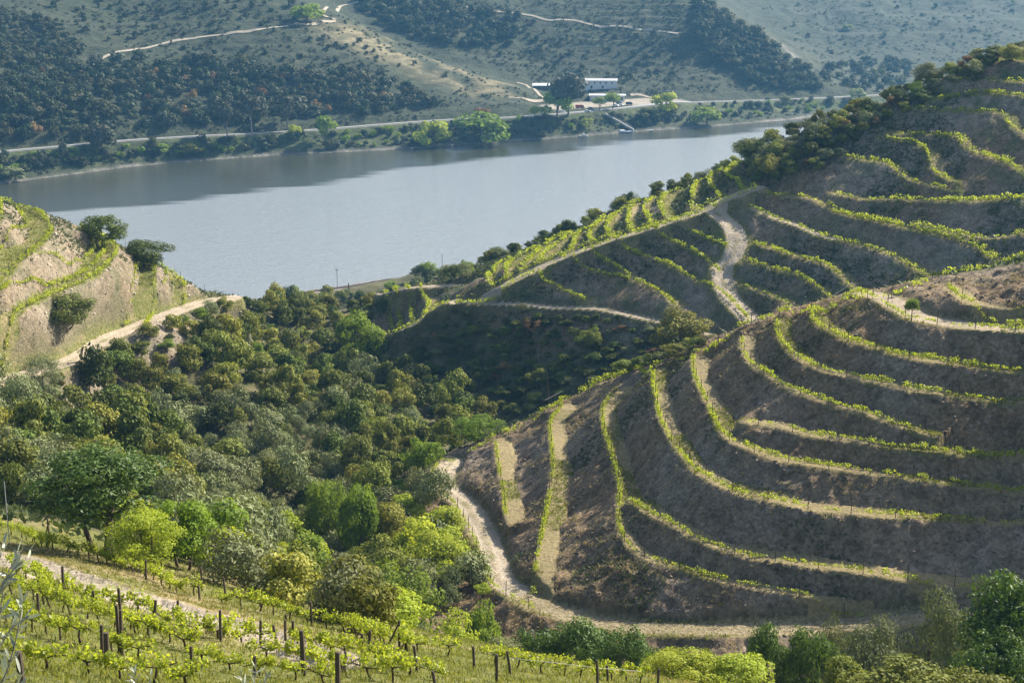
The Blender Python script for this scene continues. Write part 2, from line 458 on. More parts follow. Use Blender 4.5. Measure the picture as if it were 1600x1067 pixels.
def carve(P, w, blend, path_val=1.0, rough=0.0):
    """a track cut level across"""
    global Z, A_path, A_tread, A_riser
    lo, hi = P[:, :2].min(0) - w - blend - 2, P[:, :2].max(0) + w + blend + 2
    idx = np.nonzero((XF > lo[0]) & (XF < hi[0]) & (YF > lo[1]) & (YF < hi[1]))
    if not len(idx[0]): return
    P = resample(P, 0.5)
    d, zz = dist_to(P, XF[idx], YF[idx])
    t = 1 - smooth(w, w + blend, d)
    Z[idx] = Z[idx] * (1 - t) + zz * t
    a = (1 - smooth(w * 0.8, w * 1.15, d)) * path_val
    A_path[idx] = np.maximum(A_path[idx], a)
    if path_val > .9:
        A_rut[idx] = np.maximum(A_rut[idx], np.exp(-((d - w * .42) / .28) ** 2))
        A_mid[idx] = np.maximum(A_mid[idx], np.exp(-(d / .36) ** 2))
    A_tread[idx] = np.maximum(A_tread[idx], t * 0.6)
    A_riser[idx] *= (1 - t)

def shift(P, off):
    n = np.gradient(P[:, :2], axis=0); n /= np.linalg.norm(n, axis=1)[:, None] + 1e-9
    Q = P.copy(); Q[:, 0] += -n[:, 1] * off; Q[:, 1] += n[:, 0] * off
    return Q
T0 = dict(near_w)['T0']
t0_track = shift(T0, 2.0)
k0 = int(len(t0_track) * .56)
carve(t0_track[:k0 + 1], 1.75, 1.0)
carve(t0_track[k0:], 1.6, 1.0, .42)  # right part less pale: the track's shade put into its colour
carve(ltrack_w, 2.2, 2.0)
carve(rpath_w, 2.2, 2.0)
carve(upath_w, 1.4, 1.5, .8)
carve(shift(ridge_w, -1.4), 1.8, 1.6, .75)
atrack_w[:, 2] = S_tps(atrack_w[:, 0], atrack_w[:, 1]) - .1
carve(atrack_w, 1.05, 1.0)
carve(rail_w, 3.0, 2.0, 0.0)
L6 = [P for k, n, P in hill_w if n == 'L6'][0]
carve(L6, 1.1, 1.2, .8)
T9 = dict(near_w)['T9']
carve(shift(T9, 2.2), 1.8, 1.2, .8)
R3 = [P for k, n, P in hill_w if n == 'R3'][0]
R3seg = R3[:len(R3) // 2]
carve(shift(R3seg, 1.2), 1.0, 1.0, .75)

# roughness
lh = (XF < -45) & (RF > 200)
flow = fbm(XF * .9 + YF * .3, S * .35 + 0 * XF, 3.0, 3, 12)
Z += np.where(lh, A_riser * (flow * .38 + fbm(XF, YF, 4, 4, 13) * .2), 0)
Z -= A_riser * (XF > -45) * np.where(RF < 232, np.abs(fbm(XF, YF, 1.7, 3, 25)) * .75, np.abs(fbm(XF, YF, 3.2, 2, 26)) * .6)
Z += A_riser * (fbm(XF, YF, 2.6, 3, 5) * 0.72 + fbm(XF, YF, 9, 2, 6) * 0.5)
wild = np.clip(1 - A_riser - A_tread - A_path, 0, 1)
Z += wild * fbm(XF, YF, 7, 3, 8) * np.where(RF > 110, 1.2, 0.25)
Z += (A_tread * 0.10 + A_path * 0.07) * fbm(XF, YF, 1.6, 2, 9)
Z -= A_rut * .07
Z += np.where(RF < 110, fbm(XF, YF, 2.2, 3, 15) * .14 * (1 - .7 * A_path), 0)

Z = np.maximum(Z, -10.0)          # river bed
def ground(x, y):
    x = np.asarray(x, float); y = np.asarray(y, float)
    r = np.hypot(x, y); t = np.arctan2(x, y)
    ir = np.clip(np.searchsorted(r_f, r, side='right') - 1, 0, len(r_f) - 2)
    fr = np.clip((r - r_f[ir]) / (r_f[ir + 1] - r_f[ir]), 0, 1)
    tt = np.clip((t - TH0) / (TH1 - TH0) * (NTH - 1), 0, NTH - 1.001)
    it = tt.astype(int); ft = tt - it
    g = lambda A: (A[ir, it] * (1 - fr) * (1 - ft) + A[ir + 1, it] * fr * (1 - ft) + A[ir, it + 1] * (1 - fr) * ft + A[ir + 1, it + 1] * fr * ft)
    return g(Z)
def sample(A, x, y):
    r = np.hypot(x, y); t = np.arctan2(x, y)
    ir = np.clip(np.searchsorted(r_f, r) - 1, 0, len(r_f) - 1)
    it = np.clip(((t - TH0) / (TH1 - TH0) * (NTH - 1)).round().astype(int), 0, NTH - 1)
    return A[ir, it]

def grid_mesh(name, X, Y, ZZ, attrs, mat):
    n, m = X.shape
    me = bpy.data.meshes.new(name)
    v = np.stack([X, Y, ZZ], -1).reshape(-1, 3).astype(np.float32)
    i = np.arange(n * m).reshape(n, m)
    f = np.stack([i[:-1, :-1], i[:-1, 1:], i[1:, 1:], i[1:, :-1]], -1).reshape(-1, 4)
    me.vertices.add(len(v)); me.vertices.foreach_set('co', v.ravel())
    me.loops.add(f.size); me.loops.foreach_set('vertex_index', f.ravel().astype(np.int32))
    me.polygons.add(len(f))
    me.polygons.foreach_set('loop_start', np.arange(0, f.size, 4, dtype=np.int32))
    me.polygons.foreach_set('use_smooth', np.ones(len(f), bool))
    for k, a in attrs.items():
        at = me.attributes.new(k, 'FLOAT', 'POINT')
        at.data.foreach_set('value', a.ravel().astype(np.float32))
    me.update(calc_edges=True); me.validate()
    nr = me.polygons[0].normal
    if nr.z < 0: me.flip_normals()
    ob = bpy.data.objects.new(name, me); COL.objects.link(ob)
    if mat: me.materials.append(mat)
    return ob
# ------------------------------------------------------------------ far bank and hills
SHORE = [(-300,335),(-150,312),(0,287),(100,274),(200,260),(300,251),(400,244),(500,239),(600,235),(700,228),(800,220),(900,212),(950,208),(1000,205),(1100,199),(1160,194),(1240,188),(1300,181),(1400,172),(1500,166)]
ROAD = [(-260,276,12),(-120,255,12),(0,238,12),(100,229,12),(200,220,11.5),(300,214,11),(400,209,10.5),(500,203,10),(600,195,10.5),(700,188,11),(800,184,11.5),(870,179,12),(950,171.5,12),(1030,164,11.5),(1100,160,10.5),(1200,157,9),(1290,153.5,8),(1370,149.5,7.5),(1450,146,7),(1560,142,7)]
shore_w = resample(np.array([at_z(x, y, 0.0) for x, y in SHORE]), 3)
road_w = resample(np.array([at_z(*p) for p in ROAD]), 3)
FARD = [  # pixel + metres away
 (850,156,1042),(820,141,1053),(760,121,1068),(700,100,1085),(640,76,1095),(580,52,1105),(530,30,1112),
 (500,100,1020),(600,130,1020),(700,150,1025),(400,100,1010),(400,30,1080),(300,100,1000),(300,20,1080),(200,130,955),(200,60,1030),(200,10,1100),(100,130,935),(100,60,1010),(0,130,905),(0,50,1005),(0,-20,1095),(-150,120,880),(-150,10,1040),
 (300,170,938),(450,160,970),(150,180,898),(600,165,988),
 (470,-10,1125),(300,-25,1120),(100,-22,1100),
 # the next hill
 (900,128,1118),(1000,128,1120),(800,105,1140),(700,80,1165),(640,40,1200),(600,10,1230),(700,20,1230),(800,50,1200),(900,60,1195),(1000,60,1190),(1000,10,1245),(850,0,1260),(700,-30,1285),(900,-40,1310),(1050,-25,1290),
 (1290,143,1118),(1240,96,1160),(1180,50,1195),(1130,15,1225),(1100,-4,1240),(1150,100,1145),(1200,120,1128),(1100,60,1180),(1080,130,1105),(1200,145,1105),
 (550,-20,1290),(400,-40,1330),
 # the pale hill at the back
 (1310,132,1225),(1400,112,1320),(1300,104,1370),(1400,100,1400),(1500,100,1400),(1250,60,1500),(1400,60,1500),(1550,60,1500),(1300,20,1600),(1500,10,1620),(1650,20,1600),(1750,100,1420),(1250,0,1660),(1400,-30,1740),(1600,-40,1760),(1150,-30,1760),(1600,105,1370),(1500,125,1260),(1600,125,1260),(1480,130,1230),(1400,132,1225)]
FARXYZ = [(-500,1500,90),(-200,1450,70),(100,1600,75),(300,1900,95),(700,1900,100),(-500,1300,96),(-600,1000,80),(-450,1050,86),
 (-110,1180,45),(-60,1140,26),(10,1110,15),(240,1220,7),(330,1300,6),(420,1300,6),(520,1340,8),(700,1500,40),(600,1250,8),(40,1095,12.5),(-100,1230,58),(-350,1190,84),(0,2300,60),(600,2300,80),(-600,2300,80)]
fP, fV = [], []
def fput(P, st):
    for p in P[::st]: fP.append(p[:2]); fV.append(p[2])
fput(shore_w, 8); fput(road_w, 7)
sn = np.gradient(shore_w[:, :2], axis=0); sn /= np.linalg.norm(sn, axis=1)[:, None]; sn = np.stack([sn[:, 1], -sn[:, 0]], 1)
if (sn[:, 1] > 0).sum() > len(sn) / 2: sn = -sn       # towards the water
fput(np.column_stack([shore_w[:, :2] + sn * 14, np.full(len(shore_w), -4.0)]), 10)
fput(np.column_stack([shore_w[:, :2] + sn * 60, np.full(len(shore_w), -9.0)]), 25)
rn = np.gradient(road_w[:, :2], axis=0); rn /= np.linalg.norm(rn, axis=1)[:, None]; rn = np.stack([-rn[:, 1], rn[:, 0]], 1)
if rn[:, 1].mean() < 0: rn = -rn                       # away from the water
fput(np.column_stack([road_w[:, :2] + rn * 8, road_w[:, 2] + 0.8])[:300], 10)
for p in FARD:
    q = at_d(*p); fP.append(q[:2]); fV.append(q[2])
for p in FARXYZ: fP.append(np.array(p[:2], float)); fV.append(p[2])
fP, fV = dedupe(fP, fV, 6)
F_tps = TPS(fP, fV, lam=0.02, s=200.0)
yf = np.concatenate([np.arange(770, 1010, 3.0), np.arange(1010, 1330, 3.4), np.arange(1330, 2300, 11.0)])
xf = np.concatenate([np.arange(-620, -430, 12.0), np.arange(-430, 480, 3.2), np.arange(480, 800, 12.0)])
kx, ky = coarse_idx(len(xf), 3), coarse_idx(len(yf), 3)
XCf, YCf = np.meshgrid(xf[kx], yf[ky], indexing='xy')
Zc = F_tps(XCf, YCf)
Wy = cubic_matrix(yf[ky], yf); Wx = cubic_matrix(xf[kx], xf)
XG, YG = np.meshgrid(xf, yf, indexing='xy')
ZG = Wy @ Zc @ Wx.T
gyy = np.gradient(ZG, axis=0) / np.gradient(YG, axis=0); gxx = np.gradient(ZG, axis=1) / np.gradient(XG, axis=1)
fslope = np.hypot(gxx, gyy)
inland = smooth(10, 20, ZG)
ZG = ZG + inland * (fbm(XG, YG, 60, 4, 41) * 7.0) + smooth(1, 6, ZG) * fbm(XG, YG, 12, 3, 44) * 1.4
# old narrow terraces on the slopes
step = 4.2
ph = (ZG + fbm(XG, YG, 90, 2, 47) * 6) / step
terr = smooth(0, .25, ph % 1.0) - (ph % 1.0)
tamp = inland * np.clip(.55 + 1.5 * vnoise(XG / 120, YG / 120, 48), 0, 1)
ZG = ZG + terr * step * 0.6 * tamp
# beach of the bank, the road bench
def carve_far(P, w, blend):
    global ZG
    lo, hi = P[:, :2].min(0) - w - blend - 2, P[:, :2].max(0) + w + blend + 2
    I = np.nonzero((XG > lo[0]) & (XG < hi[0]) & (YG > lo[1]) & (YG < hi[1]))
    d, zz = dist_to(P, XG[I], YG[I])
    t = 1 - smooth(w, w + blend, d)
    ZG[I] = ZG[I] * (1 - t) + zz * t
carve_far(road_w, 5.5, 5)
yard_c = [at_z(905, 162, 12.2), at_z(960, 160, 12.2), at_z(1010, 158, 12.2)]
YARD = np.array([at_z(x, y, 12.2) for x, y in [(868,168),(930,163),(985,160),(1030,157)]])
carve_far(resample(YARD, 3), 15, 8)
ZG = np.maximum(ZG, -10.0)
def fground(x, y):
    x = np.asarray(x, float); y = np.asarray(y, float)
    i = np.clip(np.searchsorted(yf, y, side='right') - 1, 0, len(yf) - 2); j = np.clip(np.searchsorted(xf, x, side='right') - 1, 0, len(xf) - 2)
    fy = np.clip((y - yf[i]) / (yf[i + 1] - yf[i]), 0, 1); fx = np.clip((x - xf[j]) / (xf[j + 1] - xf[j]), 0, 1)
    return ZG[i, j] * (1 - fy) * (1 - fx) + ZG[i + 1, j] * fy * (1 - fx) + ZG[i, j + 1] * (1 - fy) * fx + ZG[i + 1, j + 1] * fy * fx
def fhit(px, py, d0=790, d1=2100):
    """where the line of sight through a pixel meets the far bank"""
    d = ray(px, py); D = np.linspace(d0, d1, 1600); t = D / d[1]
    x, z = d[0] * t, CAM_Z + d[2] * t
    h = z - fground(x, D)
    c = np.nonzero(h <= 0)[0]
    i = c[0] if len(c) else np.abs(h).argmin()
    return np.array([x[i], D[i], float(fground(x[i:i + 1], D[i:i + 1])[0])])
def nhit(px, py, d0=12, d1=620):
    d = ray(px, py); D = np.geomspace(d0, d1, 3000); t = D / d[1]
    x, z = d[0] * t, CAM_Z + d[2] * t
    h = z - ground(x, D)
    c = np.nonzero(h <= 0)[0]
    if len(c): i = c[0]
    else:
        far = np.nonzero(D > 110)[0]; i = far[np.abs(h[far]).argmin()]
        if abs(h[i]) > 4: return None
    return np.array([x[i], D[i], float(ground(x[i:i + 1], D[i:i + 1])[0])])

# ------------------------------------------------------------------ materials
def mat(name):
    m = bpy.data.materials.new(name); m.use_nodes = True
    nt = m.node_tree; b = nt.nodes['Principled BSDF']
    b.inputs['Specular IOR Level'].default_value = 0.25
    return m, nt, b
def rgb(h): return (*h, 1.0) if len(h) == 3 else h
def node(nt, t, **kw):
    n = nt.nodes.new(t)
    for k, v in kw.items(): setattr(n, k, v)
    return n
def noise(nt, scale, detail=4, rough=.6, vec=None):
    n = node(nt, 'ShaderNodeTexNoise'); n.inputs['Scale'].default_value = scale
    n.inputs['Detail'].default_value = detail; n.inputs['Roughness'].default_value = rough
    if vec is not None: nt.links.new(vec, n.inputs['Vector'])
    return n.outputs['Fac']
def ramp(nt, fac, stops):
    r = node(nt, 'ShaderNodeValToRGB')
    e = r.color_ramp.elements
    while len(e) < len(stops): e.new(0.5)
    for k, (p, c) in enumerate(stops): e[k].position = p; e[k].color = rgb(c)
    nt.links.new(fac, r.inputs[0]); return r.outputs[0]
def mixc(nt, fac, a, b, mode='MIX'):
    m = node(nt, 'ShaderNodeMix', data_type='RGBA', blend_type=mode)
    for sock, v in ((m.inputs[0], fac), (m.inputs[6], a), (m.inputs[7], b)):
        if hasattr(v, 'is_linked') or isinstance(v, bpy.types.NodeSocket): nt.links.new(v, sock)
        elif isinstance(v, (int, float)): sock.default_value = v
        else: sock.default_value = rgb(v)
    return m.outputs[2]
def mth(nt, op, a, b=None, clamp=False):
    m = node(nt, 'ShaderNodeMath', operation=op, use_clamp=clamp)
    for k, v in enumerate((a, b)):
        if v is None: continue
        if isinstance(v, (int, float)): m.inputs[k].default_value = v
        else: nt.links.new(v, m.inputs[k])
    return m.outputs[0]
def rng(nt, v, a, b, c=0.0, d=1.0):
    m = node(nt, 'ShaderNodeMapRange'); nt.links.new(v, m.inputs[0])
    for k, q in enumerate((a, b, c, d)): m.inputs[k + 1].default_value = q
    return m.outputs[0]
def attr(nt, name):
    a = node(nt, 'ShaderNodeAttribute'); a.attribute_name = name; return a.outputs['Fac']
def bump(nt, b, h, strength, dist):
    n = node(nt, 'ShaderNodeBump'); n.inputs['Strength'].default_value = strength; n.inputs['Distance'].default_value = dist
    nt.links.new(h, n.inputs['Height']); nt.links.new(n.outputs[0], b.inputs['Normal'])
def flat(name, c, rough=.8, var=.25, scale=2.0, metal=0.0):
    m, nt, b = mat(name)
    co = node(nt, 'ShaderNodeTexCoord').outputs['Object']
    n = noise(nt, scale, 5, .6, co)
    f = rng(nt, n, .25, .75, 1 - var, 1 + var)
    v = node(nt, 'ShaderNodeVectorMath', operation='SCALE'); v.inputs[0].default_value = c; nt.links.new(f, v.inputs['Scale'])
    nt.links.new(v.outputs[0], b.inputs['Base Color'])
    b.inputs['Roughness'].default_value = rough; b.inputs['Metallic'].default_value = metal
    return m

# the ground near by: schist banks, grassy treads, dusty tracks, wild slope
def ground_material():
    m, nt, b = mat('schist_and_grass')
    pos = node(nt, 'ShaderNodeNewGeometry').outputs['Position']
    n_fine = noise(nt, 2.3, 6, .7, pos); n_mid = noise(nt, .35, 4, .6, pos); n_big = noise(nt, .05, 3, .5, pos)
    vor = node(nt, 'ShaderNodeTexVoronoi'); vor.inputs['Scale'].default_value = 2.6; nt.links.new(pos, vor.inputs['Vector'])
    # bank: grey brown shale with rusty and pale stones and streaks
    bank = ramp(nt, n_fine, [(.30, (.085, .054, .028)), (.5, (.20, .138, .078)), (.72, (.33, .24, .145))])
    bank = mixc(nt, rng(nt, n_big, .4, .62), bank, ramp(nt, n_fine, [(.3, (.10, .078, .055)), (.7, (.29, .235, .175))]))
    st = rng(nt, node_col_val(nt, vor.outputs['Color']), .93, .97)
    bank = mixc(nt, mth(nt, 'MULTIPLY', st, .5), bank, (.33, .27, .21))
    bank = mixc(nt, attr(nt, 'grey'), bank, ramp(nt, n_fine, [(.28, (.085, .072, .05)), (.5, (.20, .17, .125)), (.72, (.34, .30, .23))]))
    cl = noise(nt, .55, 5, .65, pos)
    bank = mixc(nt, 1.0, bank, ramp(nt, cl, [(.32, (.52, .50, .48)), (.5, (1, 1, 1)), (.68, (1.22, 1.2, 1.15))]), 'MULTIPLY')
    # weeds creeping over the bank
    weed_m = mth(nt, 'MULTIPLY', rng(nt, noise(nt, .16, 5, .7, pos), .45, .62), attr(nt, 'weeds'), clamp=True)
    weed = ramp(nt, n_fine, [(.3, (.034, .052, .020)), (.7, (.10, .13, .048))])
    bank = mixc(nt, weed_m, bank, weed)
    grass = ramp(nt, n_fine, [(.28, (.05, .065, .018)), (.5, (.115, .125, .035)), (.72, (.23, .19, .075))])
    dry = ramp(nt, n_fine, [(.28, (.14, .11, .055)), (.72, (.32, .26, .14))])
    tread = mixc(nt, rng(nt, mth(nt, 'ADD', mth(nt, 'MULTIPLY', n_mid, .6), mth(nt, 'MULTIPLY', attr(nt, 'dry'), .55)), .38, .62), grass, dry)
    path = ramp(nt, n_fine, [(.25, (.21, .165, .115)), (.5, (.33, .27, .195)), (.75, (.43, .365, .28))])
    path = mixc(nt, mth(nt, 'MULTIPLY', rng(nt, n_mid, .52, .68), .5), path, grass)
    path = mixc(nt, mth(nt, 'MULTIPLY', attr(nt, 'rut'), .55), path, ramp(nt, n_fine, [(.3, (.36, .31, .24)), (.7, (.50, .44, .35))]))
    path = mixc(nt, mth(nt, 'MULTIPLY', attr(nt, 'mid'), rng(nt, n_mid, .42, .60, 0, .8)), path, ramp(nt, n_fine, [(.3, (.09, .095, .03)), (.7, (.26, .22, .09))]))
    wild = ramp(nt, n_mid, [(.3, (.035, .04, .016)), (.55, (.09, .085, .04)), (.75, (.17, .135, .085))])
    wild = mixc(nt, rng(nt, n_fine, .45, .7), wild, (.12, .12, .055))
    c = mixc(nt, attr(nt, 'riser'), wild, bank)
    # the boundary between tread and bank is ragged
    edge = mth(nt, 'SUBTRACT', n_fine, .5)
    tr = rng(nt, mth(nt, 'ADD', attr(nt, 'tread'), mth(nt, 'MULTIPLY', edge, .9)), .38, .62)
    c = mixc(nt, tr, c, tread)
    pa = rng(nt, mth(nt, 'ADD', attr(nt, 'path'), mth(nt, 'MULTIPLY', edge, .8)), .35, .65)
    c = mixc(nt, pa, c, path)
    tint = rng(nt, n_big, .3, .7, .84, 1.14)
    sc = node(nt, 'ShaderNodeVectorMath', operation='SCALE'); nt.links.new(c, sc.inputs[0]); nt.links.new(tint, sc.inputs['Scale'])
    nt.links.new(sc.outputs[0], b.inputs['Base Color'])
    b.inputs['Roughness'].default_value = .95
    b.inputs['Specular IOR Level'].default_value = .1
    hgt = mth(nt, 'ADD', mth(nt, 'MULTIPLY', n_fine, .7), mth(nt, 'MULTIPLY', vor.outputs['Distance'], .15))
    bump(nt, b, hgt, .9, .38)
    return m
def node_col_val(nt, col):
    s = node(nt, 'ShaderNodeSeparateColor'); nt.links.new(col, s.inputs[0]); return s.outputs[0]
def far_material():
    m, nt, b = mat('scrub_hillside')
    g = node(nt, 'ShaderNodeNewGeometry'); pos = g.outputs['Position']
    mp = node(nt, 'ShaderNodeMapping'); mp.inputs['Scale'].default_value = (.5, .5, 3.2); nt.links.new(pos, mp.inputs['Vector'])
    n1 = noise(nt, .12, 6, .7, pos); n2 = noise(nt, .018, 4, .55, pos); n3 = noise(nt, .16, 4, .6, mp.outputs[0])
    soil = ramp(nt, n1, [(.32, (.018, .026, .013)), (.55, (.036, .042, .021)), (.75, (.066, .063, .037))])
    scrub = ramp(nt, n1, [(.3, (.014, .021, .009)), (.7, (.045, .055, .024))])
    k = rng(nt, mth(nt, 'ADD', mth(nt, 'MULTIPLY', n2, .6), mth(nt, 'MULTIPLY', n3, .5)), .47, .62)
    c = mixc(nt, k, scrub, soil)
    grass = ramp(nt, n1, [(.3, (.03, .045, .013)), (.7, (.085, .10, .034))])
    c = mixc(nt, attr(nt, 'bank'), c, grass)
    c = mixc(nt, attr(nt, 'straw'), c, ramp(nt, n3, [(.35, (.08, .072, .036)), (.5, (.15, .13, .07)), (.7, (.23, .195, .115))]))
    c = mixc(nt, attr(nt, 'rock'), c, ramp(nt, n1, [(.35, (.10, .09, .08)), (.65, (.34, .31, .28))]))
    c = mixc(nt, attr(nt, 'dust'), c, ramp(nt, n1, [(.3, (.20, .175, .135)), (.7, (.32, .28, .22))]))
    nt.links.new(c, b.inputs['Base Color']); b.inputs['Roughness'].default_value = .95
    bump(nt, b, mth(nt, 'ADD', n1, mth(nt, 'MULTIPLY', n3, .6)), .8, 3.0)
    return m
def water_material():
    m, nt, b = mat('river_water')
    pos = node(nt, 'ShaderNodeNewGeometry').outputs['Position']
    mp = node(nt, 'ShaderNodeMapping'); mp.inputs['Rotation'].default_value = (0, 0, R(-28)); mp.inputs['Scale'].default_value = (.5, 1.6, 1); nt.links.new(pos, mp.inputs['Vector'])
    mp2 = node(nt, 'ShaderNodeMapping'); mp2.inputs['Rotation'].default_value = (0, 0, R(-24)); mp2.inputs['Scale'].default_value = (.12, 1.0, 1); nt.links.new(pos, mp2.inputs['Vector'])
    n1 = noise(nt, .38, 6, .68, mp.outputs[0]); n2 = noise(nt, .030, 4, .6, mp2.outputs[0])
    # wind ripples in the open, calm water in the shelter of the far bank, with streaks between
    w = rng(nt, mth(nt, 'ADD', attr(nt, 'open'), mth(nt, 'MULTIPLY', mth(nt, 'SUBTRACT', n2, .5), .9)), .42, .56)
    nt.links.new(mixc(nt, w, (.034, .036, .022), (.235, .25, .24)), b.inputs['Base Color'])  # pale open water: bright sky reflection put into the base colour
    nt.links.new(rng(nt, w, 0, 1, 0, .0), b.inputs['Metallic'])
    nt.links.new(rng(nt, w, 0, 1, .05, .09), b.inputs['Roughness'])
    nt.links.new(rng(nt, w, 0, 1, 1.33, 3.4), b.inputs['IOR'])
    b.inputs['Specular IOR Level'].default_value = .5
    amp = mth(nt, 'MULTIPLY', rng(nt, w, 0, 1, .30, 1.0), n1)
    bump(nt, b, amp, .75, 1.0)
    return m

M_ground, M_far, M_water = ground_material(), far_material(), water_material()
wr = np.clip(fbm(XF, YF, 40, 2, 61) * 1.2 + .45, 0, 1)
weeds = np.where(RF > 228, np.clip(wr + .45, 0, 1), .20 * wr) * (XF > -55) + (XF <= -55) * .45
dry = np.clip(np.where((RF > 120) & (RF < 226), .62, .36) + .5 * vnoise(XF / 9, YF / 9, 77), 0, 1)
dry = np.where(XF < -55, np.clip(.10 + .7 * vnoise(XF / 3, YF / 3, 78), 0, .6), dry)
nearA = RF < 112
A_tr = A_tread.copy()
A_tr[nearA] = np.maximum(A_tr[nearA], .80 + .0 * A_tr[nearA])
dry[nearA] = np.clip(.16 + 1.0 * fbm(XF, YF, 9, 3, 71)[nearA], 0, 1)
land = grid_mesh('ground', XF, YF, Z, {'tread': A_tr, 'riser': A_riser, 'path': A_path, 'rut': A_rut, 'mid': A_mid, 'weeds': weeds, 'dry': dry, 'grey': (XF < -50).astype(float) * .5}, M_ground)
land['kind'] = 'structure'

# far ground: zones
ds, _ = dist_to(shore_w[::2], XG.ravel(), YG.ravel()); ds = ds.reshape(XG.shape)
dr, _ = dist_to(road_w[::2], XG.ravel(), YG.ravel()); dr = dr.reshape(XG.shape)
roadY = np.interp(XG, road_w[:, 0], road_w[:, 1])
below = YG < roadY
bank = np.where(below, 1 - smooth(.0, 1.0, fbm(XG, YG, 16, 2, 51) + .35), 0) * smooth(1.5, 4, ZG)
rock = np.clip(.55 * (1 - smooth(.3, 1.1, ZG + .8 * vnoise(XG / 9, YG / 9, 57))) + smooth(.62, .85, fslope) * (XG > 40) * smooth(14, 22, ZG) * (1 - smooth(30, 50, ZG)) * .7, 0, 1)
# straw-dry shoulder of the left hill
straw = np.zeros_like(ZG)
Ls = np.array([fhit(x, y) for x, y in [(560,62),(620,80),(680,105),(740,125)]])
dL, _ = dist_to(resample(Ls, 3), XG.ravel(), YG.ravel()); dL = dL.reshape(XG.shape)
straw = (1 - smooth(14, 40, dL)) * np.clip(.6 + 1.6 * fbm(XG, YG, 14, 3, 53), 0, 1)
dust = np.zeros_like(ZG)
dY, _ = dist_to(resample(YARD, 3), XG.ravel(), YG.ravel()); dust = np.maximum(dust, 1 - smooth(13, 16, dY.reshape(XG.shape)))
fland = grid_mesh('hills', XG, YG, ZG, {'bank': bank, 'rock': rock, 'straw': straw, 'dust': dust}, M_far)
fland['kind'] = 'structure'

def ribbon(name, P, w, lift, mat_, ground_f, kind='structure', n_across=3):
    n = np.gradient(P[:, :2], axis=0); n /= np.linalg.norm(n, axis=1)[:, None] + 1e-9
    n = np.stack([-n[:, 1], n[:, 0]], 1)
    offs = np.linspace(-w, w, n_across)
    V = []
    for p, q in zip(P, n):
        for o_ in offs:
            x, y = p[0] + q[0] * o_, p[1] + q[1] * o_
            V.append((x, y, 0))
    V = np.array(V)
    V[:, 2] = ground_f(V[:, 0], V[:, 1]) + lift
    k = n_across
    f = [(i * k + j, i * k + j + 1, (i + 1) * k + j + 1, (i + 1) * k + j) for i in range(len(P) - 1) for j in range(k - 1)]
    me = bpy.data.meshes.new(name); me.from_pydata(V.tolist(), [], f); me.update()
    if me.polygons[0].normal.z < 0: me.flip_normals()
    me.materials.append(mat_)
    ob = bpy.data.objects.new(name, me); COL.objects.link(ob); ob['kind'] = kind
    return ob

# water sheet
wy = np.concatenate([np.arange(380, 620, 20.), np.arange(620, 1100, 4.), np.arange(1100, 2210, 50.)]); wx = np.concatenate([np.arange(-700, -300, 25.), np.arange(-300, 420, 5.), np.arange(420, 910, 25.)])
WX, WY = np.meshgrid(wx, wy, indexing='xy')
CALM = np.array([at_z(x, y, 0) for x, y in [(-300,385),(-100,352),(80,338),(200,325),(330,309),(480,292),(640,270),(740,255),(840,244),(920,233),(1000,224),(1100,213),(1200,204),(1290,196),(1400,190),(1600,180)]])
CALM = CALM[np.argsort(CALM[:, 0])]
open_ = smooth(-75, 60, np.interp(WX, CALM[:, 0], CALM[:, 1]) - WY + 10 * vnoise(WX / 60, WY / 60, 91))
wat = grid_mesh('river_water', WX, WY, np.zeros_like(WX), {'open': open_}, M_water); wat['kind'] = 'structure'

M_asphalt = flat('worn_asphalt', (.24, .235, .225), .85, .15, .3)
M_dust = flat('pale_dust', (.30, .26, .20), .95, .2, .3)
ribbon('road', road_w, 3.6, .12, M_asphalt, fground)
# dirt tracks on the far slopes
FAR_TRACKS = [
 [(55,131),(75,128),(110,120),(140,105),(160,92),(200,80),(270,66),(340,56),(400,48),(450,42),(500,36),(525,33),(505,25)],
 [(505,22),(530,12),(560,4)],
 [(690,4),(730,12),(770,18),(820,24),(860,33),(900,33),(960,42),(1010,48),(1060,54)],
 [(808,130),(825,136),(840,145),(850,154)],
 [(790,153),(820,155),(850,158)],
 [(985,150),(1000,149),(1020,154),(1030,160)],
]
for tr in FAR_TRACKS:
    P = resample(np.array([fhit(x, y) for x, y in tr]), 4)
    P[:, 2] = fground(P[:, 0], P[:, 1])
    ribbon('dirt_track', P, 1.15, .3, M_dust, fground)
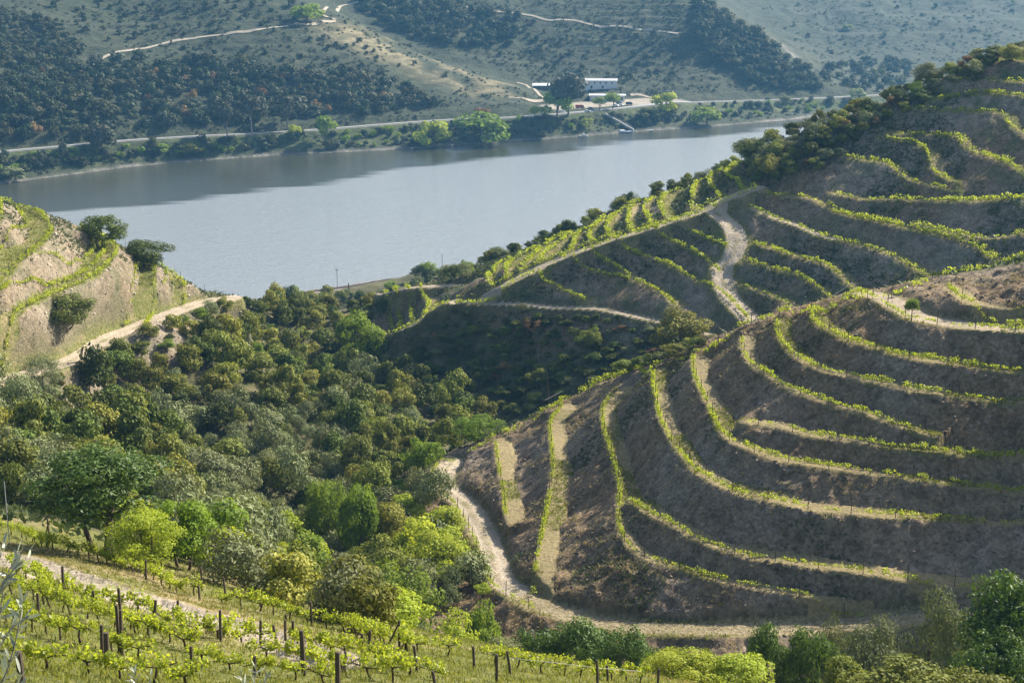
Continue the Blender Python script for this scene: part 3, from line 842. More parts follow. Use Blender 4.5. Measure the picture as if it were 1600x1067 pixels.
# ------------------------------------------------------------------ foliage
def leaf_material(name, c, c2=None, trans=.35, rough=.6, spec=.10, hue_obj=.0, val_obj=.35):
    """thin leaf: diffuse in front, light through the back; every leaf and every plant a little different"""
    m = bpy.data.materials.new(name); m.use_nodes = True
    nt = m.node_tree; b = nt.nodes['Principled BSDF']; out = nt.nodes['Material Output']
    g = node(nt, 'ShaderNodeNewGeometry'); oi = node(nt, 'ShaderNodeObjectInfo')
    c2 = c2 or tuple(min(1, x * 1.6) for x in c)
    col = mixc(nt, g.outputs['Random Per Island'], c, c2)
    v = rng(nt, oi.outputs['Random'], 0, 1, 1 - val_obj, 1 + val_obj)
    hsv = node(nt, 'ShaderNodeHueSaturation'); nt.links.new(col, hsv.inputs['Color'])
    nt.links.new(v, hsv.inputs['Value'])
    if hue_obj:
        q = node(nt, 'ShaderNodeMath', operation='FRACT'); nt.links.new(mth(nt, 'MULTIPLY', oi.outputs['Random'], 7.31), q.inputs[0])
        nt.links.new(rng(nt, q.outputs[0], 0, 1, .5 - hue_obj, .5 + hue_obj), hsv.inputs['Hue'])
    nt.links.new(hsv.outputs[0], b.inputs['Base Color'])
    b.inputs['Roughness'].default_value = rough; b.inputs['Specular IOR Level'].default_value = spec
    tr = node(nt, 'ShaderNodeBsdfTranslucent')
    tc = mixc(nt, 1.0, hsv.outputs[0], (1.15, 1.1, .55), 'MULTIPLY')
    nt.links.new(tc, tr.inputs['Color'])
    mx = node(nt, 'ShaderNodeMixShader'); mx.inputs[0].default_value = trans
    nt.links.new(b.outputs[0], mx.inputs[1]); nt.links.new(tr.outputs[0], mx.inputs[2]); nt.links.new(mx.outputs[0], out.inputs['Surface'])
    return m

LM = {
 'dark': leaf_material('evergreen_leaf', (.050, .070, .014), (.135, .165, .030), .22, hue_obj=.02),
 'olive': leaf_material('olive_leaf', (.11, .13, .055), (.23, .25, .115), .18, hue_obj=.012, val_obj=.25),
 'khaki': leaf_material('khaki_leaf', (.115, .13, .022), (.26, .27, .055), .28, hue_obj=.02),
 'green': leaf_material('fresh_leaf', (.11, .18, .020), (.23, .31, .045), .42, hue_obj=.01, val_obj=.2),
 'lime': leaf_material('lime_leaf', (.24, .31, .026), (.42, .46, .065), .45, hue_obj=.008, val_obj=.12),
 'deep': leaf_material('glossy_leaf', (.042, .085, .014), (.105, .17, .03), .30, .55, .25, val_obj=.1),
 'rust': leaf_material('rusty_leaf', (.13, .085, .035), (.26, .16, .07), .3, hue_obj=.02),
 'pale': leaf_material('pale_leaf', (.14, .17, .06), (.30, .32, .15), .35, hue_obj=.01, val_obj=.2),
 'fdark': leaf_material('shaded_evergreen_leaf', (.020, .034, .012), (.055, .070, .026), .12, val_obj=.3, hue_obj=.015),  # far trees, this and the next two: leaves darkened, hillside shade put into colour
 'fkhaki': leaf_material('shaded_oak_leaf', (.030, .036, .014), (.085, .085, .034), .2, hue_obj=.02),
 'folive': leaf_material('shaded_olive_leaf', (.040, .052, .028), (.085, .098, .055), .15),
 'vine': leaf_material('vine_leaf', (.22, .29, .022), (.42, .46, .06), .58, .45, .3, val_obj=.1),
 'euca': leaf_material('eucalyptus_leaf', (0.036, 0.046, 0.026), (0.090, 0.090, 0.054), .2, val_obj=.15),
}
M_bark = flat('bark', (.085, .065, .05), .9, .4, 6.0)
M_graybark = flat('pale_bark', (.22, .20, .17), .9, .3, 4.0)

def quads_mesh(name, C, U, V, material):
    """many rhombic leaves: centres, half-length and half-width vectors"""
    n = len(C)
    v = np.empty((n, 4, 3), np.float32)
    v[:, 0] = C - U; v[:, 1] = C + V; v[:, 2] = C + U; v[:, 3] = C - V
    me = bpy.data.meshes.new(name)
    me.vertices.add(n * 4); me.vertices.foreach_set('co', v.ravel())
    me.loops.add(n * 4); me.loops.foreach_set('vertex_index', np.arange(n * 4, dtype=np.int32))
    me.polygons.add(n); me.polygons.foreach_set('loop_start', np.arange(0, n * 4, 4, dtype=np.int32))
    me.update(calc_edges=True)
    me.materials.append(material)
    return me

def unit(v): return v / (np.linalg.norm(v, axis=-1, keepdims=True) + 1e-9)

def leaf_frame(nrm, n, size, aspect, rg, jitter=.6):
    nrm = unit(unit(nrm) + rg.normal(0, jitter, (n, 3)))
    a = unit(np.cross(nrm, rg.normal(0, 1, (n, 3))))
    b = np.cross(nrm, a)
    s = size * rg.uniform(.6, 1.35, (n, 1))
    return a * s, b * s * aspect

def crown_mesh(name, material, seed, n_leaves, dims=(1, 1, .8), clumps=16, clump_r=.36, leaf=.07, aspect=.6, droop=0.0, base_flat=.75, lift=1.0, hollow=.45, jitter=.42):
    """leaf cloud made of uneven clumps on an ellipsoid; its foot at z=0 is where the crown begins"""
    rg = np.random.default_rng(seed)
    d = unit(rg.normal(0, 1, (clumps, 3)))
    d[:, 2] = np.where(d[:, 2] < -base_flat, -d[:, 2], d[:, 2])
    rad = rg.uniform(hollow, .82, (clumps, 1))
    cc = d * rad
    cr = clump_r * rg.uniform(.6, 1.3, clumps)
    w = cr ** 2; w /= w.sum()
    k = rg.choice(clumps, n_leaves, p=w)
    o = unit(rg.normal(0, 1, (n_leaves, 3)))
    rr = rg.uniform(.35, 1, (n_leaves, 1)) ** .45
    # ragged sprigs stick out
    rr = rr * np.where(rg.uniform(0, 1, (n_leaves, 1)) < .10, rg.uniform(1.05, 1.4, (n_leaves, 1)), 1)
    o2 = o.copy(); o2[:, 2] *= .85
    P = cc[k] + o2 * rr * cr[k][:, None]
    if droop: P[:, 2] -= droop * np.hypot(P[:, 0], P[:, 1]) ** 2
    N = o * .75 + unit(P) * .45 + np.array([0, 0, .25])
    dm = np.array(dims)
    P = P * dm
    U, V = leaf_frame(N, n_leaves, leaf, aspect, rg, jitter)
    P[:, 2] += dims[2] * lift
    return quads_mesh(name, P, U, V, material)

def tube_verts(path, radii, sides=6):
    path = np.asarray(path, float)
    tg = unit(np.gradient(path, axis=0))
    ref = np.array([.3, .9, .2]) if abs(tg[0][2]) > .8 else np.array([0, 0, 1.])
    a = unit(np.cross(tg, ref)); b = np.cross(tg, a)
    th = np.linspace(0, 2 * pi, sides, endpoint=False)
    v = path[:, None] + (a[:, None] * np.cos(th)[None, :, None] + b[:, None] * np.sin(th)[None, :, None]) * np.asarray(radii)[:, None, None]
    n = len(path)
    f = []
    for i in range(n - 1):
        for j in range(sides):
            f.append((i * sides + j, i * sides + (j + 1) % sides, (i + 1) * sides + (j + 1) % sides, (i + 1) * sides + j))
    f.append(tuple(range(sides))[::-1]); f.append(tuple((n - 1) * sides + j for j in range(sides)))
    return v.reshape(-1, 3), f

class MB:
    """collects shapes for one mesh"""
    def __init__(s): s.v = []; s.f = []; s.n = 0; s.mi = []
    def add(s, v, f, mi=0):
        s.v.append(np.asarray(v, float)); s.f += [tuple(i + s.n for i in q) for q in f]; s.n += len(v); s.mi += [mi] * len(f)
    def tube(s, path, radii, sides=6, mi=0): s.add(*tube_verts(path, radii, sides), mi)
    def box(s, x0, x1, y0, y1, z0, z1, mi=0):
        v = [(x, y, z) for z in (z0, z1) for y in (y0, y1) for x in (x0, x1)]
        s.add(v, [(0, 2, 3, 1), (4, 5, 7, 6), (0, 1, 5, 4), (2, 6, 7, 3), (0, 4, 6, 2), (1, 3, 7, 5)], mi)
    def mesh(s, name, mats):
        me = bpy.data.meshes.new(name)
        me.from_pydata(np.vstack(s.v).tolist(), [], s.f); me.update()
        for m in (mats if isinstance(mats, (list, tuple)) else [mats]): me.materials.append(m)
        me.polygons.foreach_set('material_index', s.mi)
        return me
    def build(s, name, mats, parent=None):
        ob = bpy.data.objects.new(name, s.mesh(name, mats)); COL.objects.link(ob)
        if parent: ob.parent = parent
        return ob

def trunk_mesh(name, seed, h, r, spread, material, limbs=4, split=.35):
    rg = np.random.default_rng(seed); mb = MB()
    lean = rg.normal(0, .06 * h, 2)
    base = np.array([[0, 0, -.4], [lean[0] * .2, lean[1] * .2, h * .15], [lean[0] * .6, lean[1] * .6, h * split], [lean[0], lean[1], h * .75]])
    mb.tube(base, [r * 1.25, r, r * .8, r * .35])
    for k in range(limbs):
        a = 2 * pi * k / limbs + rg.uniform(-.4, .4)
        s = base[1] * .5 + base[2] * .5 if k % 2 else base[2]
        e = s + np.array([cos(a) * spread, sin(a) * spread, h * rg.uniform(.28, .5)])
        mid = (s + e) / 2 + np.array([cos(a) * spread * .15, sin(a) * spread * .15, -h * .04])
        mb.tube([s, mid, e], [r * .55, r * .4, r * .14], 5)
    return mb.mesh(name, material)

def tag(o, label=None, cat=None, group=None, kind=None):
    if label: o['label'] = label
    if cat: o['category'] = cat
    if group: o['group'] = group
    if kind: o['kind'] = kind
    return o
def empty(name, loc, rz=0, s=(1, 1, 1)):
    e = bpy.data.objects.new(name, None); COL.objects.link(e)
    e.location = loc; e.rotation_euler = (0, 0, rz); e.scale = s; e.empty_display_size = .3
    return e
def child(name, me, parent, loc=(0, 0, 0), rot=(0, 0, 0), s=(1, 1, 1)):
    o = bpy.data.objects.new(name, me); COL.objects.link(o); o.parent = parent
    o.location = loc; o.rotation_euler = rot; o.scale = s
    return o

# unit plants: crown about 2 wide and 1.6 high, trunk below; scaled when placed
PROTO = {}
def proto(key, material, n, leaf, seeds, **kw):
    PROTO[key] = [crown_mesh(key + '_crown', LM[material], s, n, leaf=leaf, **kw) for s in seeds]
proto('dark', 'dark', 2300, .072, (1, 2, 3, 4), clumps=20, clump_r=.36, dims=(1, 1, .85))
proto('olive', 'olive', 2600, .060, (5, 6, 7), clumps=18, clump_r=.38, dims=(1, 1, .8), aspect=.4)
proto('khaki', 'khaki', 2300, .068, (8, 9, 10), clumps=20, clump_r=.34, dims=(1, 1, .9))
proto('green', 'green', 2600, .066, (11, 12), clumps=18, clump_r=.36, dims=(1, 1, .85))
proto('lime', 'lime', 3000, .060, (13, 14), clumps=24, clump_r=.32, dims=(1, 1, .8))
proto('pale', 'pale', 2000, .062, (15, 16), clumps=14, clump_r=.34, dims=(1, 1, .8))
proto('rust', 'rust', 1700, .066, (17,), clumps=14, clump_r=.34, dims=(1, 1, .8))
TRUNK = [trunk_mesh('trunk', 30 + k, 1.5, .07, .5, M_bark) for k in range(3)]

def place(key, name, p, w, h, label, cat, group=None, seed=None, trunk=True, sink=.1, i=None):
    rg = random.Random(seed if seed is not None else int(p[0] * 131 + p[1] * 17))
    me = PROTO[key][rg.randrange(len(PROTO[key])) if i is None else i % len(PROTO[key])]
    e = empty(name, (p[0], p[1], p[2]), rg.uniform(0, 2 * pi))
    tag(e, label, cat, group)
    z0 = h * (.10 if trunk else -.08)
    child('crown', me, e, (0, 0, z0), (0, 0, 0), (w / 2, w / 2, (h - z0) / 1.75))
    if trunk: child('trunk', TRUNK[rg.randrange(3)], e, (0, 0, 0), (0, 0, 0), (w / 2, w / 2, h / 1.9))
    return e

def in_poly(px, py, poly):
    c = False; n = len(poly)
    for i in range(n):
        x1, y1 = poly[i]; x2, y2 = poly[(i + 1) % n]
        if (y1 > py) != (y2 > py) and px < (x2 - x1) * (py - y1) / (y2 - y1) + x1: c = not c
    return c
def project(p):
    v = np.asarray(p, float) - np.array([0, 0, CAM_Z])
    zc = v[1] * cos(PITCH) - v[2] * sin(PITCH); yc = v[1] * sin(PITCH) + v[2] * cos(PITCH)
    return 800 + FPX * v[0] / zc, 533.5 - FPX * yc / zc, zc
def size_at(p, px): return px * project(p)[2] / FPX

def scatter(poly, hit, n, gap, rg, ok=None):
    xs = [q[0] for q in poly]; ys = [q[1] for q in poly]
    out = []; tries = 0
    while len(out) < n and tries < n * 40:
        tries += 1
        x, y = rg.uniform(min(xs), max(xs)), rg.uniform(min(ys), max(ys))
        if not in_poly(x, y, poly): continue
        p = hit(x, y)
        if p is None: continue
        if ok and not ok(p): continue
        g = gap(p) if callable(gap) else gap
        if any((p[0] - q[0]) ** 2 + (p[1] - q[1]) ** 2 < g * g for q, _, _ in out): continue
        out.append((p, x, y))
    return out
def wild_ok(p): 
    a = np.array([p[0]]), np.array([p[1]])
    return sample(A_tread, *a)[0] < .2 and sample(A_path, *a)[0] < .15

KINDN = {  # object name, category, look
 'dark': ('evergreen_bush', 'evergreen bush', 'dark green evergreen bush'),
 'khaki': ('scrub_oak', 'oak', 'khaki green lumpy oak'),
 'olive': ('olive_tree', 'olive tree', 'grey green olive tree'),
 'pale': ('flowering_bush', 'bush', 'pale whitish green bush'),
 'green': ('young_tree', 'tree', 'fresh mid green leafy tree'),
 'rust': ('rusty_bush', 'bush', 'rust tinted bush'),
 'lime': ('spring_tree', 'tree', 'bright yellow green spring tree'),
}
def plural(s): return s + ('es' if s.endswith('bush') else 's')
def plant(k, p, w, h, where, trunk=False):
    n, c, look = KINDN[k]
    size = 'Small' if max(w, h) < 2.9 else 'Tall' if h > .98 * w else 'Broad' if w > 4.2 else 'Round'
    place(k, n, p, w, h, f'{size.lower()} {look} {where}', c, f'{plural(look)} {where}', trunk=trunk)
rw = random.Random(5)
WOOD = [(-40,600),(60,585),(150,560),(230,530),(300,500),(370,474),(430,470),(500,482),(570,520),(590,560),(640,590),(720,640),(790,668),(735,690),(672,722),(655,760),(690,800),(722,850),(745,905),(760,950),(640,950),(430,890),(330,890),(250,850),(60,800),(-40,780)]
FEATURE_GAPS = []
wood = scatter(WOOD, nhit, 540, lambda p: 3.1 if p[1] > 190 else 2.8, rw, wild_ok)
def kind_at(x, y):
    r = rw.random()
    if x < 110 or (280 < x < 560 and 640 < y < 860): return 'olive' if r < .62 else 'dark' if r < .8 else 'khaki' if r < .94 else 'pale'
    if y > 800: return 'lime' if r < .44 else 'green' if r < .54 else 'khaki' if r < .6 else 'olive'
    if y < 600: return 'dark' if r < .42 else 'khaki' if r < .84 else 'olive' if r < .90 else 'pale' if r < .95 else 'rust' if r < .965 else 'green'
    return 'dark' if r < .46 else 'khaki' if r < .80 else 'olive' if r < .92 else 'pale' if r < .97 else 'green'
def wood_zone(x, y):
    if x < 120: return 'at the left end of the valley wood'
    if y > 820: return 'at the low edge of the wood above the vines'
    if y < 600 and x < 430: return 'just below the left dirt track'
    if x > 540 and y < 720: return 'at the wood edge facing the dark gully'
    if y < 640: return 'in the upper valley wood'
    return 'in the middle of the valley wood'
for p, x, y in wood:
    k = kind_at(x, y)
    w = (rw.uniform(2.2, 4.2) if rw.random() < .45 else rw.uniform(4.0, 6.8)) * (1.1 if k == 'olive' else 1)
    h = w * rw.uniform(.65, 1.25)
    if k in ('pale', 'rust'): w *= .6; h *= .6
    # trees near the track and the lip of the slope stay low
    if x < 420 and 470 < y < 600 - (x * .2): w *= .72; h *= .55
    plant(k, p, w, h, wood_zone(x, y), trunk=(k in ('lime', 'green')))
# shaded scrub below the back terraces
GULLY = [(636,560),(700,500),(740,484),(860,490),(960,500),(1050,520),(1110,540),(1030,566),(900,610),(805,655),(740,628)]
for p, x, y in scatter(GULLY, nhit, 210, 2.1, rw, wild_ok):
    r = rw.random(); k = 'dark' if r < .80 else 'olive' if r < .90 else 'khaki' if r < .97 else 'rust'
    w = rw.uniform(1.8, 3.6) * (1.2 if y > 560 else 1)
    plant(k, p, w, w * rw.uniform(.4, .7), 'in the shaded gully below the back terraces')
# bushes along the river side of the back hill
EDGE = [(1165,262),(1215,292),(1290,255),(1380,190),(1430,152),(1480,140),(1550,98),(1530,88),(1440,120),(1390,160),(1300,188),(1200,222)]
edge = scatter(EDGE, nhit, 150, 2.2, rw, lambda p: wild_ok(p) and p[1] < 420)
SKY_L = [(652,438),(690,424),(730,404),(770,392),(800,380),(840,368),(880,352),(920,338),(960,322),(1000,302),(1040,284),(1080,268),(1120,256),(1160,250)]
sk = []
for i in range(90):
    t = rw.uniform(0, len(SKY_L) - 1.01); a, b = SKY_L[int(t)], SKY_L[int(t) + 1]; f = t % 1
    x, y = a[0] * (1 - f) + b[0] * f, a[1] * (1 - f) + b[1] * f
    p = nhit(x, y + 3)
    if p is None or p[1] > 470: continue
    u = rw.uniform(1, 12); q = np.array([p[0] + rw.uniform(-2, 2), p[1] + u, 0]); q[2] = float(ground(q[:1], q[1:2])[0])
    if wild_ok(q): sk.append((q, x, y))
LOW_E = [(1200,292),(1240,280),(1300,248),(1350,212),(1395,182),(1440,158),(1480,140),(1540,106),(1575,88)]
for i in range(170):
    t = rw.uniform(0, len(LOW_E) - 1.01); a, b = LOW_E[int(t)], LOW_E[int(t) + 1]; f = t % 1
    x, y = a[0] * (1 - f) + b[0] * f + rw.uniform(-26, 8), a[1] * (1 - f) + b[1] * f + rw.uniform(-20, 6)
    p = nhit(x, y)
    if p is None or p[1] > 420 or any((p[0] - q[0]) ** 2 + (p[1] - q[1]) ** 2 < 4.0 for q, _, _ in edge): continue
    edge.append((p, x, y))
for p, x, y in edge + sk:
    r = rw.random(); k = 'dark' if r < .38 else 'olive' if r < .66 else 'khaki' if r < .90 else 'pale' if r < .95 else 'rust'
    w = rw.uniform(2.4, 4.8)
    plant(k, p, w, w * rw.uniform(.6, .95), 'beside the upper back terraces' if x > 1160 else 'on the river side of the back ridge')
# ------------------------------------------------------------------ single trees of the near side
def big_crown(name, material, seed, n, clumps, clump_r, leaf, dims=(1, 1, .8), **kw):
    return crown_mesh(name, LM[material], seed, n, dims=dims, clumps=clumps, clump_r=clump_r, leaf=leaf, **kw)
BIG = {
 'deep': [big_crown('leafy_crown', 'deep', 101, 11000, 60, .25, .034, aspect=.42), big_crown('leafy_crown', 'deep', 102, 9000, 50, .25, .036, aspect=.42), big_crown('leafy_crown', 'deep', 103, 9000, 44, .27, .036, aspect=.42)],
 'lime': [big_crown('lime_crown', 'lime', 104, 8500, 60, .24, .032, base_flat=1.1), big_crown('lime_crown', 'lime', 105, 8500, 54, .25, .034)],
 'green': [big_crown('green_crown', 'green', 106, 9000, 64, .25, .033, base_flat=1.1), big_crown('green_crown', 'green', 107, 9000, 40, .26, .036)],
 'olive': [big_crown('olive_crown', 'olive', 108, 8500, 44, .27, .036, aspect=.28), big_crown('olive_crown', 'olive', 109, 8500, 40, .30, .036, aspect=.28)],
 'khaki': [big_crown('oak_crown', 'khaki', 110, 9000, 50, .24, .034), big_crown('oak_crown', 'khaki', 111, 9000, 44, .26, .036)],
 'dark': [big_crown('cork_crown', 'dark', 112, 9000, 46, .28, .034, base_flat=1.1), big_crown('cork_crown', 'dark', 113, 9000, 30, .30, .036, base_flat=1.1)],
 'pale': [big_crown('pale_crown', 'pale', 114, 7000, 40, .26, .036)],
 'rust': [big_crown('rust_crown', 'rust', 115, 6000, 40, .26, .036)],
}
def feature(key, i, name, cat, label, px, base_y, top_y, width_px, D=None, group=None, trunk_h=.28, trunk_r=.022, stems=1, material=None):
    """a tree seen at pixel column px from base_y up to top_y, width_px wide, standing where that sight line meets the ground (or D metres away)"""
    if D:
        q = at_d(px, base_y, D); q[2] = float(ground(q[:1], q[1:2])[0])
    else: q = nhit(px, base_y)
    zc = project(q)[2]
    top = at_d(px, top_y, q[1])
    h = max(1.0, top[2] - q[2]); w = width_px * zc / FPX
    e = empty(name, tuple(q), random.Random(i * 7 + int(px)).uniform(0, 6.28)); tag(e, label, cat, group)
    c0 = h * trunk_h
    dz = (h - c0) / 1.75
    child('crown', BIG[key][i % len(BIG[key])], e, (0, 0, c0), (0, 0, 0), (w / 1.58, w / 1.58, dz))
    mb = MB(); rg = np.random.default_rng(int(px))
    for s in range(stems):
        a = 2 * pi * s / max(1, stems) + .4; off = 0 if stems == 1 else w * .10
        b = np.array([cos(a) * off * .5, sin(a) * off * .5, -.5]); m_ = np.array([cos(a) * off * 1.3, sin(a) * off * 1.3, c0 * 1.05]); t_ = np.array([cos(a) * off * 2.4, sin(a) * off * 2.4, h * .62])
        r = max(.05, h * trunk_r)
        mb.tube([b, (b + m_) / 2, m_, t_], [r * 1.3, r, r * .85, r * .3], 7)
        for l in range(5):
            aa = rg.uniform(0, 6.28); st = m_ + (t_ - m_) * rg.uniform(0, .5)
            en = st + np.array([cos(aa) * w * .30, sin(aa) * w * .30, h * rg.uniform(.12, .30)])
            mb.tube([st, (st + en) / 2 + np.array([0, 0, h * .02]), en], [r * .5, r * .32, r * .12], 5)
    child('trunk', mb.mesh('trunk', material or M_bark), e)
    return e
FT = [
 ('deep',0,'ash_tree','tree','large dark green tree with glossy leaves standing above the vineyard at left',160,852,682,192,84,.24,3),
 ('lime',0,'spring_tree','tree','loose yellow green tree with visible branches beside the large dark tree',232,896,788,112,80,.10,2),
 ('green',1,'spring_tree','tree','bright green tree just right of the yellow green tree above the vines',288,906,764,104,86,.06,2),
 ('lime',1,'spring_tree','tree','low round yellow green bush behind the vine row near three posts',342,935,878,64,96,.1,1),
 ('green',0,'round_tree','tree','large round mid green tree with a dense dome crown above the lower vines',607,982,858,148,150,.04,1),
 ('lime',1,'round_tree','tree','yellow green round tree behind and right of the large dome tree',677,905,822,96,172,.04,1),
 ('lime',0,'spring_tree','tree','yellow green bush in front of the dirt track corner',702,1014,940,106,132,.1,1),
 ('green',1,'spring_tree','tree','small green tree between the yellow green bush and the dirt track',752,985,918,76,142,.12,1),
 ('khaki',0,'spring_tree','tree','khaki green tree with orange young leaves left of the dirt track',607,850,772,86,186,.04,1),
 ('khaki',1,'round_tree','tree','dull green tree directly behind the large dome tree',592,890,830,90,168,.12,1),
 ('green',0,'willow_tree','tree','light green willow at the wood edge behind the left end of the crest',746,692,644,72,226,.1,1),
 ('green',1,'willow_tree','tree','large pale green willow with a domed crown below the railway',560,552,474,78,330,.08,1),
 ('khaki',1,'cork_oak','oak','large khaki cork oak at the right end of the dark gully',1062,570,474,84,283,.05,1),
 ('pale',0,'flowering_bush','bush','pale yellow green bush above the end of the upper vine row',455,938,886,72,112,.05,1),
 ('green',0,'young_tree','tree','fresh green leafy tree in the middle of the olive grove',510,795,728,64,188,.15,1),
 ('green',1,'young_tree','tree','fresh green leafy tree at the right side of the olive grove',562,812,735,66,182,.15,1),
 ('deep',1,'chestnut_tree','tree','leftmost dark glossy tree of the clump beside the end of the dirt track',850,1052,962,100,112,.12,1),
 ('deep',2,'chestnut_tree','tree','tallest middle dark glossy tree of the clump below the dirt track',915,1056,954,112,110,.12,2),
 ('deep',1,'chestnut_tree','tree','dark glossy tree at the right of the clump below the dirt track',978,1058,960,92,108,.12,1),
 ('green',0,'young_tree','tree','low mid green bush right of the dark glossy clump',1038,1070,1004,72,100,.08,1),
 ('lime',0,'lime_bush','bush','bright lime bush left of two at the bottom edge beside the dark trees',1062,1085,1016,110,84,.05,1),
 ('lime',1,'lime_bush','bush','bright lime bush right of two in front of the pair of dark trees',1162,1092,1024,112,84,.05,1),
 ('khaki',0,'brown_bush','bush','brownish green bush behind the two bright lime bushes',1102,1055,996,66,106,.08,1),
 ('deep',2,'chestnut_tree','tree','left tree of the pair of dark green upright trees at the bottom',1196,1075,954,80,108,.12,1),
 ('deep',1,'chestnut_tree','tree','right tree of the pair of dark green upright trees at the bottom',1266,1082,952,84,106,.12,1),
 ('olive',0,'olive_tree','olive tree','grey olive tree just right of the pair of dark upright trees',1362,1052,946,122,116,.1,2),
 ('olive',1,'olive_tree','olive tree','small grey olive tree behind the right dark upright tree',1302,1040,944,60,122,.1,1),
 ('olive',0,'olive_tree','olive tree','shaded grey olive tree beside the big light leafed tree at right',1470,1066,896,112,108,.1,2),
 ('deep',0,'walnut_tree','tree','big light green leafy tree at the right edge of the picture',1572,1085,868,168,92,.1,2),
 ('deep',1,'walnut_tree','tree','lower leafy branch crown in front of the big light green tree',1548,1100,960,130,88,.1,1),
 ('khaki',1,'broom_bush','bush','broad olive yellow bush at the bottom below the grey olive trees',1420,1100,1030,170,80,.02,1),
 ('khaki',0,'broom_bush','bush','olive yellow bush left of the broad one at the bottom edge',1322,1095,1018,90,84,.02,1),
 ('khaki',1,'broom_bush','bush','olive yellow bush in the bottom right corner',1530,1105,1040,120,78,.02,1),
 ('olive',1,'olive_tree','olive tree','small grey olive tree behind the posts right of the yellow green bush',786,1032,990,58,104,.1,1),
 ('olive',0,'olive_tree','olive tree','grey olive tree at the end of the vine row below the dome tree',652,1000,962,54,118,.1,1),
 ('dark',0,'holm_oak','oak','dark round oak on the terrace edge against the river at left',160,388,327,66,None,.10,1),
 ('dark',1,'holm_oak','oak','dark two lobed oak right of the first one against the river',230,418,369,70,None,.10,2),
 ('dark',0,'holm_oak','oak','dark oak on the stony bank of the left hill above the track',105,514,450,84,None,.03,2),
 ('olive',1,'olive_tree','olive tree','grey green tree at the lower end of the left dirt track',68,612,552,66,None,.1,1),
 ('green',1,'lone_tree','tree','small bright green tree alone on the top terrace of the near hill',1424,502,462,24,None,.3,1),
 ('khaki',0,'poplar','tree','dull yellow tree beside the railway behind the wood',486,482,452,26,None,.1,1),
 ('khaki',1,'broom_bush','bush','big grassy green bush on the very top of the back hill',1582,96,66,42,None,.02,1),
 ('olive',0,'olive_tree','olive tree','big dull green round bush high on the edge of the back hill',1448,132,93,46,None,.05,1),
 ('lime',0,'lime_bush','bush','yellow green bush below the big round bush on the back hill edge',1432,150,124,24,None,.05,1),
 ('khaki',0,'spring_tree','tree','yellow green bush at the head of the pale path junction',1201,282,236,36,None,.05,1),
 ('dark',1,'dark_bush','bush','broad dark bush on the skyline where the ridge meets the river',1176,252,211,60,None,.05,1),
 ('rust',0,'rusty_bush','bush','orange rust bush high in the shaded gully',832,520,497,36,None,.05,1),
 ('khaki',1,'spring_tree','tree','yellow topped bush in the shaded gully right of the rust bush',925,545,508,34,None,.05,1),
 ('dark',0,'dark_bush','bush','grey green bush beside the railway on the river bank',660,438,410,36,None,.05,1),
 ('green',0,'young_tree','tree','pale green sapling behind the grey bush beside the railway',668,436,404,24,None,.1,1),
]
for key, i, n, cat, lab, px, by, ty, wpx, D, th, st in FT:
    q = nhit(px, by) if D is None else 1
    if q is None: by += 4
    if D is None and nhit(px, by) is None: continue
    feature(key, i, n, cat, lab, px, by, ty, wpx, D, trunk_h=th, stems=st)

rb = random.Random(77)
for poly, n, mix, where in [
 ([(425,473),(520,462),(600,466),(600,500),(500,492)], 22, 'dark khaki khaki dark', 'between the valley wood and the railway'),
 ([(330,905),(420,882),(560,930),(640,985),(600,1000),(500,968),(420,945)], 16, 'olive khaki lime khaki', 'just below the edge of the vineyard'),
 ([(600,452),(660,440),(740,412),(730,436),(640,452)], 14, 'khaki dark green olive', 'on the bank beside the railway and the ridge foot')]:
    for p, x, y in scatter(poly, nhit, n, 3.2, rb, wild_ok):
        w = rb.uniform(3, 5.5); plant(rb.choice(mix.split()), p, w, w * rb.uniform(.6, .95), where)

# ------------------------------------------------------------------ far bank vegetation
def far_crowns(key, material, seeds, n, leaf, **kw):
    return [crown_mesh(key, LM[material], s, n, leaf=leaf, **kw) for s in seeds]
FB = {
 'dark': far_crowns('far_dark', 'fdark', (201, 202, 203), 420, .15, clumps=12, clump_r=.52),
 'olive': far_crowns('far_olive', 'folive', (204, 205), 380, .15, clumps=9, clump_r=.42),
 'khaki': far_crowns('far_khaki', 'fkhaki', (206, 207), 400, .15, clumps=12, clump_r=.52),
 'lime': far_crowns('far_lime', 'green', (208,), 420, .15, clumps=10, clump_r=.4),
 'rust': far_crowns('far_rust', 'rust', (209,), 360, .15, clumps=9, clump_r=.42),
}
FN = {'dark': ('evergreen_tree', 'tree', 'small dark green tree'), 'olive': ('grey_tree', 'tree', 'small grey green tree'), 'khaki': ('oak_tree', 'oak', 'small khaki oak'),
      'lime': ('green_bush', 'bush', 'fresh green bush'), 'rust': ('rusty_tree', 'tree', 'rust coloured tree')}
